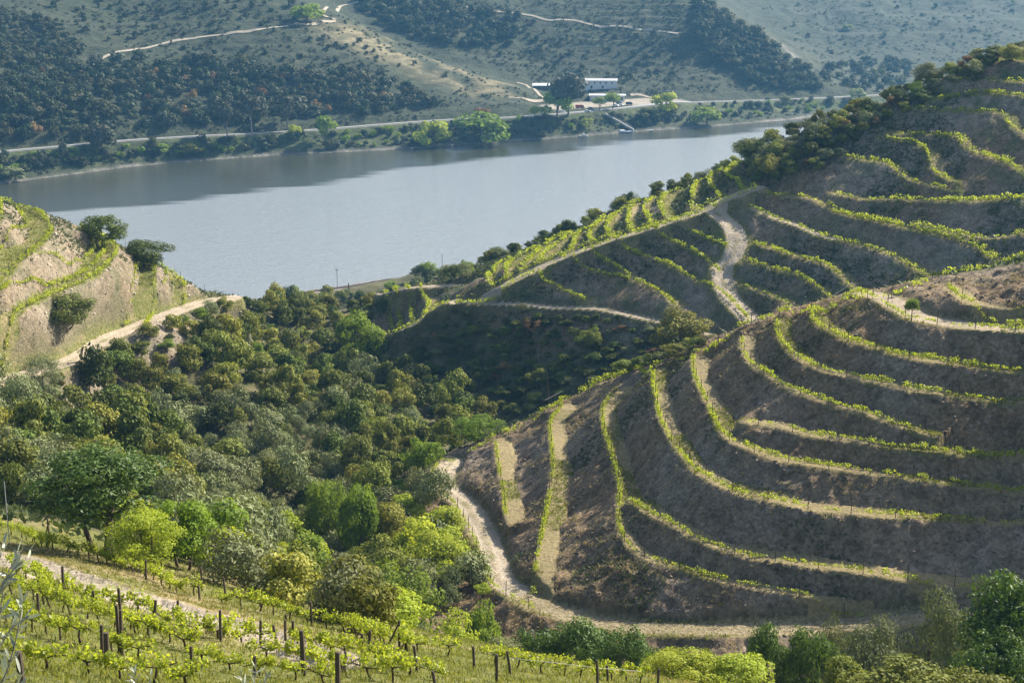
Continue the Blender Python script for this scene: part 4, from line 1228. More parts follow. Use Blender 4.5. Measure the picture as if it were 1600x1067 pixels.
ZONES = [
 # polygon, count, gap, mix, size, where
 ([(0,95),(60,100),(130,110),(200,95),(330,100),(450,112),(560,118),(640,140),(680,168),(560,185),(420,190),(300,200),(150,212),(0,225)], 330, 4.0, 'dark*9 khaki*6 olive*3 rust*1', (6.0, 11.0), 'in the belt of woods above the far road'),
 ([(0,15),(90,40),(135,80),(100,100),(0,95)], 90, 4.5, 'olive*6 khaki*2 dark*1', (4, 6.5), 'in the olive grove at the top left hillside'),
 ([(60,0),(470,0),(520,24),(420,42),(280,60),(180,70),(120,50)], 70, 6, 'olive*5 dark*2 khaki*1', (3, 6), 'scattered above the far hillside track'),
 ([(280,62),(500,42),(600,80),(700,120),(560,112),(400,100),(250,95)], 36, 6, 'olive*3 dark*2 khaki*1', (2.5, 4.5), 'scattered on the bare slope of the far hill'),
 ([(480,215),(0,248),(0,275),(200,250),(420,234)], 76, 3.6, 'olive*2 dark*2 lime*3 khaki*3', (3.5, 7), 'on the river bank below the far road'),
 ([(500,214),(640,200),(800,190),(900,184),(900,204),(760,222),(600,232),(500,234)], 70, 3.6, 'olive*2 dark*2 lime*3 khaki*2', (3.5, 6.5), 'on the middle river bank below the far road'),
 ([(940,182),(1100,166),(1300,156),(1300,176),(1150,188),(960,202)], 60, 3.6, 'olive*3 dark*2 lime*2 khaki*2', (3.5, 6.5), 'on the right river bank below the far road'),
 ([(560,0),(690,4),(820,30),(800,75),(700,75),(620,50),(560,25)], 110, 4.2, 'dark*6 khaki*1 olive*1', (6, 10), 'on the dark wooded slope behind the bare ridge'),
 ([(820,30),(1050,60),(1080,120),(960,125),(860,125),(760,100)], 46, 7, 'dark*4 olive*2 khaki*1', (3, 5.5), 'scattered above the white buildings'),
 ([(1085,0),(1130,20),(1190,60),(1250,105),(1290,142),(1210,140),(1130,110),(1090,60)], 130, 4, 'dark*5 khaki*3 olive*2', (6, 10), 'on the wooded shoulder right of the white buildings'),
 ([(1270,125),(1320,95),(1420,98),(1420,140),(1340,146)], 70, 5, 'dark*4 olive*3', (5, 9), 'in the wood on the flat beyond the river bend'),
 ([(1200,0),(1600,0),(1600,80),(1430,95),(1300,85),(1240,60)], 26, 12, 'dark*2 olive*3', (3, 6), 'scattered on the pale hill in the far distance'),
]
rf = random.Random(21)
count = {}
LEFT_OVER = {}
for poly, n, gap, mix, (s0, s1), where in ZONES:
    bag = [k for m_ in mix.split() for k in [m_.split('*')[0]] * int(m_.split('*')[1])]
    for p, x, y in scatter(poly, fhit, n, gap, rf, lambda p: p[2] > 1.2 and abs(p[1] - np.interp(p[0], road_w[:, 0], road_w[:, 1])) > 6):
        k = rf.choice(bag); w = rf.uniform(s0, s1); h = w * rf.uniform(.7, 1.05)
        if k in ('rust', 'lime'): w *= .85
        me = FB[k][rf.randrange(len(FB[k]))]
        if count.get(k, 0) >= 296:
            LEFT_OVER.setdefault(k, []).append((me, p, w, h)); continue
        count[k] = count.get(k, 0) + 1
        nm, cat, look = FN[k]
        o = bpy.data.objects.new(nm, me); COL.objects.link(o)
        o.location = (p[0], p[1], p[2] - h * .12); o.rotation_euler = (0, 0, rf.uniform(0, 6.28)); o.scale = (w / 2, w / 2, h / 1.6)
        tag(o, f'{look} {where}', cat, f'{plural(look)} {where}')
for k, L in LEFT_OVER.items():
    co = []
    for me, p, w, h in L:
        v = np.empty(len(me.vertices) * 3, np.float32); me.vertices.foreach_get('co', v); v = v.reshape(-1, 3) * np.array([w / 2, w / 2, h / 1.6]) + np.array([p[0], p[1], p[2] - h * .12])
        co.append(v)
    v = np.vstack(co); n = len(v) // 4
    q = v.reshape(n, 4, 3)
    me = quads_mesh('distant_scrub', q.mean(1), (q[:, 2] - q[:, 0]) / 2, (q[:, 1] - q[:, 3]) / 2, LM['fdark' if k == 'dark' else 'green' if k == 'lime' else k])
    o = bpy.data.objects.new('distant_scrub', me); COL.objects.link(o); tag(o, 'further small trees of the far hillsides', 'trees', kind='stuff')

# low scrub all over the far slopes, too small to count
SC_ = []
for poly, n, s0, s1 in [([(0,0),(520,20),(850,155),(700,185),(0,230)], 1500, 1.2, 3.4), ([(560,0),(1100,0),(1290,142),(980,150),(860,140),(620,50)], 1500, 1.5, 4.0), ([(1180,0),(1600,0),(1600,120),(1300,140)], 700, 2.0, 4.5), ([(0,245),(500,210),(1300,160),(1300,178),(700,225),(0,278)], 500, 1.0, 2.6)]:
    xs = [q[0] for q in poly]; ys = [q[1] for q in poly]; k = 0; tr = 0
    while k < n and tr < n * 6:
        tr += 1
        x, y = rf.uniform(min(xs), max(xs)), rf.uniform(min(ys), max(ys))
        if not in_poly(x, y, poly): continue
        q = fhit(x, y)
        if q[2] < 1.5 or abs(q[1] - np.interp(q[0], road_w[:, 0], road_w[:, 1])) < 6: continue
        if vnoise(np.array([q[0] / 22]), np.array([q[1] / 22]), 88)[0] < -.18: continue
        SC_.append((q, rf.uniform(s0, s1))); k += 1
rgs_ = np.random.default_rng(12)
NB = 24
Pc = np.array([q for q, s in SC_]); Sc = np.array([s for q, s in SC_])
o_ = unit(rgs_.normal(0, 1, (len(Pc), NB, 3))); o_[..., 2] = np.abs(o_[..., 2])
C_ = (Pc[:, None] + o_ * (Sc[:, None, None] * .5) * np.array([1, 1, .9]) * rgs_.uniform(.7, 1.05, (len(Pc), NB, 1))).reshape(-1, 3)
U_, V_ = leaf_frame(o_.reshape(-1, 3) + np.array([0, 0, .3]), len(C_), .42, .75, rgs_, .4)
LM['scrub'] = leaf_material('scrub_leaf', (.030, .044, .016), (.075, .088, .036), .2, val_obj=0)
so = bpy.data.objects.new('hillside_scrub', quads_mesh('hillside_scrub', C_, U_, V_, LM['scrub'])); COL.objects.link(so)
tag(so, 'low dark scrub covering the far hillsides', 'scrub', kind='stuff')

def far_tree(key, name, cat, label, px, base_y, top_y, wpx, trunk=.25, tall=False, bark=None, seed=0, group=None):
    q = fhit(px, base_y); zc = project(q)[2]
    h = at_d(px, top_y, q[1])[2] - q[2]; w = wpx * zc / FPX
    e = empty(name, tuple(q), seed); tag(e, label, cat, group)
    kw = dict(clumps=16, clump_r=.34) if not tall else dict(clumps=20, clump_r=.3)
    me = crown_mesh(name + '_crown', LM[key], 300 + seed, 1500, leaf=.088, **kw)
    c0 = h * trunk
    child('crown', me, e, (0, 0, c0), (0, 0, 0), (w / 1.58, w / 1.58, (h - c0) / 1.75))
    child('trunk', trunk_mesh('trunk', seed, h * .8, max(.25, w * .03), w * .25, bark or M_bark, 5, .5), e)
far_list = [
 ('euca','eucalyptus','tree','left tree of the tall eucalyptus pair beside the far road',355,216,146,40,.22),
 ('euca','eucalyptus','tree','right tree of the tall eucalyptus pair with a pale bare trunk beside the far road',394,214,138,38,.3),
 ('euca','eucalyptus','tree','broad eucalyptus standing just above the far road right of the pair',449,203,142,52,.25),
 ('euca','eucalyptus','tree','dark eucalyptus in front of the far road at left',160,243,186,48,.1),
 ('green','poplar','tree','slender fresh green tree on the far bank beside the broad eucalyptus',508,226,175,32,.2),
 ('lime','lime_bush','bush','small yellow green bush at the roadside below the broad eucalyptus',462,214,194,24,.05),
 ('lime','willow_tree','tree','light green willow with two peaks on the far river bank',676,232,182,54,.05),
 ('green','willow_tree','tree','large pale green willow clump right of the two peaked willow',752,230,170,82,.03),
 ('rust','rusty_tree','tree','rust tinted tree top behind the large willow clump',752,198,166,26,.1),
 ('euca','eucalyptus','tree','very tall dark eucalyptus in front of the white buildings',888,182,108,58,.18),
 ('green','willow_tree','tree','broad green tree at the foot of the tall eucalyptus',870,188,140,44,.05),
 ('lime','lime_bush','bush','small yellow green round tree at the roadside left of the buildings',835,184,164,17,.2),
 ('green','plane_tree','tree','left tree of the two small trees in the car yard',937,172,150,20,.3),
 ('green','plane_tree','tree','right larger tree of the two small trees in the car yard',957,171,143,26,.3),
 ('lime','willow_tree','tree','round yellow green tree at the right end of the car yard',1040,182,141,36,.05),
 ('green','willow_tree','tree','rounded green tree on the far bank right of the stairs',1104,196,163,40,.03),
 ('pale','willow_tree','tree','pale green round tree beside the far road near the river bend',1341,162,135,28,.1),
 ('green','walnut_tree','tree','bright green round tree beside the far hillside track at the top',480,36,3,42,.1),
 ('pale','flowering_bush','bush','pale lone bush in the middle of the distant hill',1324,48,36,15,.05),
 ('olive','olive_tree','olive tree','pale lone tree on the slope above the far road buildings right',1228,166,148,18,.1),
 ('khaki','oak_tree','oak','khaki tree on the bank just above the moored boats',915,200,182,22,.05),
 ('olive','grey_bush','bush','grey bush at the far water edge left of the jetty',847,215,203,20,.03),
 ('dark','evergreen_tree','tree','dark bushy tree on the bank right of the jetty stairs',1012,188,166,30,.05),
 ('olive','green_bush','bush','rounded light bush on the left far bank near the water',25,282,258,38,.03),
 ('green','green_bush','bush','light green bush on the far bank below the roadside posts',250,240,222,28,.03),
 ('khaki','green_bush','bush','broad yellow green bush on the far bank right of the first one',295,240,220,36,.03),
]
for s, (k, n, c, l, px, by, ty, w, tr) in enumerate(far_list):
    far_tree(k, n, c, l, px, by, ty, w, tr, n == 'eucalyptus', M_graybark if n == 'eucalyptus' else None, seed=s)
# ------------------------------------------------------------------ vine rows on the terraces
def uphill(L, off):
    n = np.gradient(L[:, :2], axis=0); n /= np.linalg.norm(n, axis=1)[:, None] + 1e-9
    n = np.stack([-n[:, 1], n[:, 0]], 1)
    a, b = L[:, 0] + n[:, 0] * 1.5, L[:, 1] + n[:, 1] * 1.5
    c, d = L[:, 0] - n[:, 0] * 1.5, L[:, 1] - n[:, 1] * 1.5
    if (S_tps(a, b) - S_tps(c, d)).sum() < 0: n = -n
    Q = L.copy(); Q[:, :2] += n * off
    Q[:, 2] = ground(Q[:, 0], Q[:, 1])
    return Q
M_post = flat('weathered_post', (.075, .058, .043), .9, .35, 8.0)
M_vinewood = flat('vine_wood', (.05, .035, .024), .95, .3, 12.0)
def post_mesh(name, h, r, seed, lean=.03):
    rg = np.random.default_rng(seed); mb = MB()
    lx, ly = rg.normal(0, lean, 2)
    mb.tube([[0, 0, -.35], [lx * .3, ly * .3, h * .35], [lx * .7, ly * .7, h * .75], [lx, ly, h - .015], [lx, ly, h]], [r, r * .98, r * .95, r * .9, r * .7], 7)
    return mb.mesh(name, M_post)
THIN_POST = [post_mesh('row_post', 1.75, .045, 400 + k, .05) for k in range(4)]
def vine_row(P, label, group, leaf=.17, per_m=34, h0=.35, h1=1.15, width=.22, gap=.25, posts=5.0, seed=0):
    """a trellised row: leaves in the band between h0 and h1, with gaps, following the ground"""
    rg = np.random.default_rng(seed + 900)
    s = np.concatenate([[0], np.cumsum(np.linalg.norm(np.diff(P[:, :2], axis=0), axis=1))])
    Ltot = s[-1]
    if Ltot < 3: return
    root = empty('vine_row', tuple(P[0])); tag(root, label, 'vine row', group)
    pos = np.arange(.4, Ltot, 1.15); pos = pos + rg.normal(0, .12, len(pos))
    vig = np.clip(.75 + 1.3 * vnoise(pos / 5.0, pos * 0 + seed * 3.7, 71) + rg.normal(0, .28, len(pos)), 0, 1.25)
    vig[rg.uniform(0, 1, len(pos)) < gap * .4] = 0
    cnt = (vig * per_m * 1.15).astype(int)
    u = np.repeat(pos, cnt) + rg.normal(0, .25, cnt.sum())
    vg = np.repeat(vig, cnt)
    u = np.clip(u, 0, Ltot)
    x = np.interp(u, s, P[:, 0]); y = np.interp(u, s, P[:, 1]); z = ground(x, y)
    n = len(u)
    if n:
        C = np.stack([x + rg.normal(0, width, n), y + rg.normal(0, width, n), z + h0 + (h1 - h0) * rg.beta(1.3, 1.6, n) * np.clip(vg, .5, 1.2)], 1)
        U, V = leaf_frame(rg.normal(0, 1, (n, 3)) + np.array([0, 0, .6]), n, leaf, .8, rg, .4)
        me = quads_mesh('vine_foliage', C - P[0], U, V, LM['vine'])
        child('foliage', me, root)
    if posts:
        for k, d in enumerate(np.arange(rg.uniform(.5, 2), Ltot, posts)):
            q = [np.interp(d, s, P[:, j]) for j in (0, 1)]
            zz = float(ground(np.array([q[0]]), np.array([q[1]]))[0])
            child('post', THIN_POST[k % 4], root, (q[0] - P[0, 0], q[1] - P[0, 1], zz - P[0, 2]), (0, 0, rg.uniform(0, 6)), (1, 1, rg.uniform(.85, 1.1)))
    return root
ORD = ['lowest', 'second', 'third', 'fourth', 'fifth', 'sixth', 'seventh', 'eighth', 'ninth', 'tenth', 'eleventh', 'twelfth', 'thirteenth', 'fourteenth', 'fifteenth', 'sixteenth']
sd = 0
for i, (n, P) in enumerate(near_w):
    sd += 1
    L = P[:int(len(P) * .62)] if n == 'T0' else P
    lab = 'vine row along the outer edge of the curving dirt track on the near hill' if n == 'T0' else f'vine row on the {ORD[i]} terrace edge up from the dirt track of the near hill'
    vine_row(uphill(L, .35), lab, 'vine rows on the near hill', leaf=.088, per_m=76 if n not in ('T0',) else 46, seed=sd, posts=4.6, h1=.95, width=.16)
c_ = shift(crest_w, 0); c_[:, 2] = ground(c_[:, 0], c_[:, 1])
vine_row(c_, 'long vine row running down the crest of the near hill', 'vine rows on the near hill', leaf=.12, per_m=70, seed=60, posts=4.6, h1=1.1)
c2 = crest2_w.copy(); c2[:, 2] = ground(c2[:, 0], c2[:, 1])
vine_row(c2, 'vine row along the upper crest above the lone small tree', 'vine rows on the near hill', leaf=.12, per_m=40, seed=61, posts=3.2, h1=1.0)
pale = {'L6': None}
kL = kR = 0
for k, n, P in hill_w:
    if n == 'L6': continue
    sd += 1
    if n[0] == 'L': kL += 1; lab = f'vine row on the {ORD[kL - 1]} terrace left of the pale path on the back hill'
    else: kR += 1; lab = f'vine row on the {ORD[kR - 1]} terrace right of the pale path on the back hill'
    thin = {'R0': .25, 'R3': .5, 'R6': .7, 'R9': .45, 'R11': .4, 'R8': .8}.get(n, 1.0)
    vine_row(uphill(P, .3), lab, 'vine rows on the back hill', leaf=.16, per_m=42 * thin, seed=sd, posts=0, h1=1.1, gap=.2 + (1 - thin) * .5, width=.22)
    if n in ('R4', 'R5', 'R8'):
        vine_row(uphill(P[int(len(P) * .25):], 1.5), lab.replace('vine row on', 'inner vine row on'), 'vine rows on the back hill', leaf=.18, per_m=24 * thin, seed=sd + 200, posts=0, h1=1.2, gap=.4, width=.3)
for i, (n, P) in enumerate(top_w):
    sd += 1
    vine_row(uphill(P, .3), f'curved vine row on the river side of the back ridge, {ORD[i]} from its lower end', 'curved rows on the back ridge', leaf=.2, per_m=30, seed=sd, posts=0, h1=1.2, width=.25)
for i, (n, P) in enumerate(low_w):
    sd += 1
    vine_row(uphill(P, .3), f'short curved vine row at the foot of the back ridge, {["leftmost", "second", "third", "rightmost"][i]} of four', 'short rows at the foot of the back ridge', leaf=.2, per_m=32, seed=sd, posts=0, h1=1.2)
rr_ = ridge_w.copy(); rr_[:, 2] = ground(rr_[:, 0], rr_[:, 1])
for off, lab in ((.9, 'long vine row along the front of the back ridge path'), (-3.0, 'long vine row along the far side of the back ridge path')):
    q = shift(rr_, off if True else 0); q[:, 2] = ground(q[:, 0], q[:, 1])
    vine_row(q, lab, 'long rows on the back ridge', leaf=.2, per_m=24, seed=80 + int(off), posts=0, h1=1.2, width=.3)
# far rim of the ridge top
rim = np.vstack([P[-1] for n, P in top_w]); rim = resample(rim, 1.5); rim[:, 2] = ground(rim[:, 0], rim[:, 1])
vine_row(rim, 'vine row along the river side rim of the back ridge', 'long rows on the back ridge', leaf=.2, per_m=26, seed=90, posts=0, h1=1.2)
nm = {'c4': 'lowest', 'c3': 'second', 'c2': 'third', 'c1': 'fourth', 'c0': 'topmost'}
for k, n, P in left_w:
    for off, side in ((.4, 'outer'), (4.6 if n in ('c1', 'c2') else 3.8, 'inner')) + (((2.5, 'middle'),) if n == 'c2' else ()):
        if n == 'c0' and side == 'inner': continue
        sd += 1
        vine_row(uphill(P, off), f'{side} vine row on the {nm[n]} terrace of the left hill', 'vine rows on the left hill', leaf=.14, per_m=42 if side != 'inner' else 28, seed=sd, posts=5.5, h1=1.1, gap=.2)

# ------------------------------------------------------------------ the vineyard close by
VINE_ROWS = [
 ('upper row under the trees', [(-20,818),(0,830),(40,842),(80,858),(120,868),(160,880),(200,894),(240,906),(280,926),(320,934),(360,946),(400,954),(440,966),(480,976),(540,988),(600,1006),(640,1020)]),
 ('row just below the dirt track', [(20,894),(60,914),(92,930),(132,946),(180,958),(224,966),(280,986),(340,998),(400,1006),(480,1018),(540,1032),(600,1046),(680,1062)]),
 ('second row below the dirt track', [(20,930),(60,942),(100,956),(140,968),(180,980),(220,992),(260,1004),(320,1020),(380,1032),(460,1042),(540,1054),(620,1068)]),
 ('third row below the dirt track', [(10,972),(50,986),(90,998),(132,1010),(180,1020),(224,1034),(280,1038),(340,1048),(400,1054),(470,1064),(540,1078)]),
 ('row at the bottom left corner', [(10,1040),(60,1048),(110,1056),(170,1062),(230,1070),(300,1078)]),
 ('lowest row by the grey olive', [(560,1000),(620,1012),(680,1022),(740,1034),(800,1044),(860,1054),(940,1062),(1000,1068)]),
]
def vine_proto(seed):
    rg = np.random.default_rng(seed)
    mb = MB()
    h = rg.uniform(.42, .6); lean = rg.normal(0, .07, 2)
    p0 = np.array([0, 0, -.15]); p1 = np.array([lean[0] + rg.normal(0, .04), lean[1], h * .5]); p2 = np.array([lean[0] * 1.4, lean[1] * 1.4, h])
    mb.tube([p0, p1, p2], [.055, .042, .04], 6)
    arms = []
    for sg in (-1, 1):
        a = p2 + np.array([sg * .25, rg.normal(0, .05), rg.uniform(.02, .12)]); b = p2 + np.array([sg * rg.uniform(.45, .7), rg.normal(0, .07), rg.uniform(.0, .16)])
        mb.tube([p2, a, b], [.034, .026, .016], 5); arms.append((p2, a, b))
        for k in range(3):
            t = rg.uniform(.2, 1); st = a * (1 - t) + b * t
            mb.tube([st, st + np.array([rg.normal(0, .05), rg.normal(0, .06), rg.uniform(.2, .45)])], [.009, .005], 4)
    tm = mb.mesh('vine_trunk', M_vinewood)
    n = 230
    along = rg.normal(0, .36, n)
    sh = rg.integers(0, 9, n)                       # leaves gather on shoots
    sx = rg.uniform(-.62, .62, 9); sy = rg.normal(0, .10, 9); shh = rg.uniform(.25, .62, 9)
    t = rg.uniform(0, 1, n) ** .8
    C = np.stack([sx[sh] + rg.normal(0, .09, n), sy[sh] + rg.normal(0, .10, n), h + .0 + t * shh[sh] + rg.normal(0, .05, n)], 1)
    U, V = leaf_frame(rg.normal(0, 1, (n, 3)) + np.array([0, 0, .5]), n, .060, .9, rg, .4)
    lm = quads_mesh('vine_leaves', C, U, V, LM['vine'])
    return tm, lm
VP = [vine_proto(500 + k) for k in range(7)]
rv = random.Random(9)
first = ORD
for ri, (where, px) in enumerate(VINE_ROWS):
    pts = []
    for x, y in px:
        q = nhit(x, y)
        if q is not None: pts.append(q)
    P = resample(np.array(pts), 1.0)
    for j in range(len(P)):
        if rv.random() < .10: continue
        x, y = P[j, 0] + rv.gauss(0, .08), P[j, 1] + rv.gauss(0, .08)
        z = float(ground(np.array([x]), np.array([y]))[0])
        tgt = P[min(j + 1, len(P) - 1)] - P[max(j - 1, 0)]
        e = empty('grape_vine', (x, y, z), math.atan2(tgt[1], tgt[0]) + (pi if rv.random() < .5 else 0))
        k = rv.uniform(.72, .98); e.scale = (k, k, k * rv.uniform(.9, 1.1))
        tag(e, f'leafy vine with dark gnarled trunk in the {where}', 'grape vine', f'grape vines of the {where}')
        tm, lm = VP[rv.randrange(7)]
        child('trunk', tm, e); child('foliage', lm, e)
# posts: pixel of the foot, pixel row of the head
POSTS = [(38,1100,1017,'thick'),(100,938,884,''),(61,966,926,''),(77,978,950,''),(152,962,922,''),(160,1026,974,''),(168,1050,990,'thick'),(191,990,918,''),(187,1022,946,''),(191,1024,952,''),(241,990,938,''),(277,975,938,''),(345,1002,952,''),(407,1008,968,''),(432,1008,975,''),(353,935,902,''),(316,922,885,''),(407,948,914,''),(312,938,915,''),(447,970,958,''),(458,1010,970,''),(446,1002,968,''),(475,1056,984,'thick'),(528,1085,1018,'thick'),(487,978,940,''),(77,840,810,''),(228,905,874,''),(15,850,752,'white'),(212,888,855,''),(566,1028,990,''),(577,1014,985,''),(624,1014,970,''),(652,1050,1007,''),(680,1072,1048,''),(741,1044,1010,''),(776,1066,1022,''),(798,1056,1018,''),(788,1030,1014,''),(934,1070,1030,''),(950,1066,1040,''),(1027,1078,1044,''),(538,1050,1018,''),(300,1044,1010,''),(398,1062,1026,'')]
POSTM = {}
for k, (x, y0, y1, kind) in enumerate(POSTS):
    q = nhit(x, y0)
    if q is None: continue
    h = float(at_d(x, y1, q[1])[2] - q[2])
    r = .085 if kind == 'thick' else .025 if kind == 'white' else .058
    me = post_mesh('post', h, r, 600 + k, .06)
    if kind == 'white': me.materials[0] = flat('grey_metal', (.4, .4, .39), .5, .1)
    o = bpy.data.objects.new('vineyard_post', me); COL.objects.link(o); o.location = tuple(q)
    side = 'left' if x < 250 else 'middle' if x < 520 else 'right'
    lab = {'thick': f'thick dark wooden post close by at the {side} of the lower vines', 'white': 'tall thin pale metal post at the left edge above the vines'}.get(kind, f'weathered dark wooden post among the vines at the {side} of the vineyard')
    tag(o, lab, 'post', None if kind == 'white' else f'{kind or "weathered"} posts at the {side}')
# slanted braces at the row end
for x0, y0, x1, y1 in ((606,1010,622,975),(68,848,76,815)):
    a = nhit(x0, y0); b = at_d(x1, y1, a[1])
    mb = MB(); mb.tube([np.zeros(3) - .1, (b - a) * .5, b - a], [.04, .04, .035], 6)
    o = mb.build('brace_post', M_post); o.location = tuple(a)
    tag(o, 'slanted wooden brace at the lower end of the upper vine row' if x0 > 300 else 'slanted wooden brace below the large dark tree', 'post')
# a wire of the lower trellis and the pipe along the crest
mb = MB(); q = crest_w[::3].copy(); q[:, 2] = ground(q[:, 0], q[:, 1]) + 1.35
q[:, 1] += 1.2
mb.tube(q, [.035] * len(q), 5)
tag(mb.build('irrigation_pipe', flat('dark_pipe', (.07, .07, .07), .6, .1)), 'thin dark pipe strung along the crest of the near hill', 'pipe')
mb = MB()
for y0 in (1.0,):
    pts = []
    for x, y in [(741,1044),(798,1056),(866,1062),(934,1070),(1000,1074),(1027,1078)]:
        p = nhit(x, y)
        if p is not None: p[2] += .75; pts.append(p)
    mb.tube(pts, [.008] * len(pts), 4)
tag(mb.build('trellis_wire', flat('wire', (.3, .3, .3), .4, .1)), 'thin trellis wire along the posts at the lower right vineyard edge', 'wire')

# ------------------------------------------------------------------ ground cover close by
rg = np.random.default_rng(3)
def tufts(name, X, Y, size, mat_, label, spread=.5, blades=5, w=.10):
    n = len(X)
    Zt = ground(X, Y)
    x = np.repeat(X, blades) + rg.normal(0, size * .4, n * blades); y = np.repeat(Y, blades) + rg.normal(0, size * .4, n * blades)
    z = np.repeat(Zt, blades); s = size * rg.uniform(.5, 1.3, n * blades)
    tip = np.stack([rg.normal(0, spread, n * blades), rg.normal(0, spread, n * blades), np.ones(n * blades)], 1) * s[:, None]
    a = rg.uniform(0, 2 * pi, n * blades)
    sd_ = np.stack([np.cos(a), np.sin(a), np.zeros_like(a)], 1) * (s * w)[:, None]
    b = np.stack([x, y, z - .02], 1)
    C = b + tip * .5
    me = quads_mesh(name, C, tip * .5, sd_, mat_)
    o = bpy.data.objects.new(name, me); COL.objects.link(o); tag(o, label, 'grass', kind='stuff'); return o
LM['grass'] = leaf_material('grass_blade', (.11, .14, .025), (.26, .26, .07), .4, val_obj=0)
LM['straw'] = leaf_material('straw_blade', (.22, .19, .08), (.40, .33, .17), .3, val_obj=0)
LM['weed'] = leaf_material('weed_blade', (.035, .055, .018), (.10, .125, .045), .3, val_obj=0)
r_ = np.sqrt(rg.uniform(16 ** 2, 100 ** 2, 90000)); t_ = rg.uniform(R(-21), R(21), 90000)
# keep them dense where they show large
keep = rg.uniform(0, 1, 90000) < np.clip(26 / r_, 0.12, 1)
X, Y = r_ * np.sin(t_), r_ * np.cos(t_)
g_ = fbm(X, Y, 9, 3, 71) * 1.1 + .30
pa = sample(A_path, X, Y)
m1 = keep & (pa < .3) & (g_ < .75); m2 = keep & (pa < .5) & (g_ > .62)
tufts('grass', X[m1], Y[m1], .17, LM['grass'], 'short green grass between the near vine rows', blades=5)
tufts('dry_grass', X[m2], Y[m2], .15, LM['straw'], 'dry straw coloured grass between the near vine rows', blades=5)
# weeds and grass on the terraces
def on_grid(mask, n):
    I, J = np.nonzero(mask); wgt = (RF[I, J]) ; wgt = wgt / wgt.sum()
    k = rg.choice(len(I), n, p=wgt)
    dr_ = np.gradient(r_f)[I[k]]
    r = r_f[I[k]] + rg.uniform(-.5, .5, n) * dr_; t = th_f[J[k]] + rg.uniform(-.5, .5, n) * (th_f[1] - th_f[0])
    return r * np.sin(t), r * np.cos(t)
vis = (np.abs(TF) < R(20))
X, Y = on_grid(vis & (A_tread > .5) & (A_path < .3) & (RF > 120) & (RF < 420) & (dry < .55), 16000)
tufts('terrace_grass', X, Y, .26, LM['grass'], 'short grass growing along the terrace treads', blades=4, w=.22)
X, Y = on_grid(vis & (A_riser > .6) & (RF > 228) & (RF < 400) & (weeds > .45) & (fbm(XF, YF, 14, 3, 66) > .02), 15000)
tufts('bank_weeds', X, Y, .42, LM['weed'], 'low weeds creeping over the banks of the back hill', blades=4, w=.30, spread=.8)
X, Y = on_grid(vis & (A_riser > .6) & (RF < 226) & (RF > 125) & (fbm(XF, YF, 11, 3, 67) > .22), 5000)
tufts('bank_tufts', X, Y, .26, LM['weed'], 'sparse green tufts on the stony banks of the near hill', blades=4, w=.26, spread=.8)
X, Y = on_grid(vis & (A_riser > .6) & (RF < 226) & (RF > 125) & (fbm(XF, YF, 8, 3, 69) > .05), 7000)
tufts('dry_tufts', X, Y, .24, LM['straw'], 'dry grass tufts on the stony banks of the near hill', blades=4, w=.16, spread=.9)
X, Y = on_grid(vis & (A_riser > .5) & (XF < -50) & (RF > 215) & (RF < 330) & (fbm(XF, YF, 9, 3, 68) > .0), 5000)
tufts('slope_tufts', X, Y, .40, LM['weed'], 'green and dry tufts on the banks of the left hill', blades=4, w=.22, spread=.9)
X, Y = on_grid(vis & (A_riser + A_tread + A_path < .5) & (RF > 100) & (RF < 420), 13000)
tufts('undergrowth', X, Y, .55, LM['weed'], 'dark low undergrowth between the bushes of the valley', blades=5, w=.30, spread=.9)
# loose stones
def stones(name, X, Y, s0, s1, mat_, label):
    n = len(X); s = s0 * (s1 / s0) ** (rg.uniform(0, 1, n) ** 2.2)
    base = np.array([[1, 0, 0], [-1, 0, 0], [0, 1, 0], [0, -1, 0], [0, 0, .7], [0, 0, -.6]])
    F = [(0, 2, 4), (2, 1, 4), (1, 3, 4), (3, 0, 4), (2, 0, 5), (1, 2, 5), (3, 1, 5), (0, 3, 5)]
    v = base[None] * rg.uniform(.55, 1.2, (n, 6, 1)) + rg.normal(0, .12, (n, 6, 3))
    a = rg.uniform(0, 6.28, n); c, s_ = np.cos(a), np.sin(a)
    vx = v[..., 0] * c[:, None] - v[..., 1] * s_[:, None]; vy = v[..., 0] * s_[:, None] + v[..., 1] * c[:, None]
    z = ground(X, Y)
    V = np.stack([vx * s[:, None] + X[:, None], vy * s[:, None] + Y[:, None], v[..., 2] * s[:, None] + z[:, None]], -1).reshape(-1, 3)
    f = (np.array(F)[None] + (np.arange(n) * 6)[:, None, None]).reshape(-1, 3)
    me = bpy.data.meshes.new(name)
    me.vertices.add(len(V)); me.vertices.foreach_set('co', V.astype(np.float32).ravel())
    me.loops.add(f.size); me.loops.foreach_set('vertex_index', f.ravel().astype(np.int32))
    me.polygons.add(len(f)); me.polygons.foreach_set('loop_start', np.arange(0, f.size, 3, dtype=np.int32))
    me.update(calc_edges=True); me.materials.append(mat_)
    o = bpy.data.objects.new(name, me); COL.objects.link(o); tag(o, label, 'stones', kind='stuff')
def stone_mat(nm, a, b_):
    m, nt, b = mat(nm); g = node(nt, 'ShaderNodeNewGeometry')
    nt.links.new(mixc(nt, g.outputs['Random Per Island'], a, b_), b.inputs['Base Color']); b.inputs['Roughness'].default_value = .9
    return m
M_stone = stone_mat('schist_stone', (.09, .065, .048), (.26, .20, .15))
M_stone2 = stone_mat('pale_schist_stone', (.20, .165, .125), (.45, .38, .29))
X, Y = on_grid(vis & (A_riser > .6) & (RF > 128) & (RF < 226), 14000)
stones('loose_stones', X, Y, .04, .34, M_stone, 'loose schist stones on the banks of the near hill')
X, Y = on_grid(vis & (A_riser > .5) & (XF < -50) & (RF > 215) & (RF < 330), 6000)
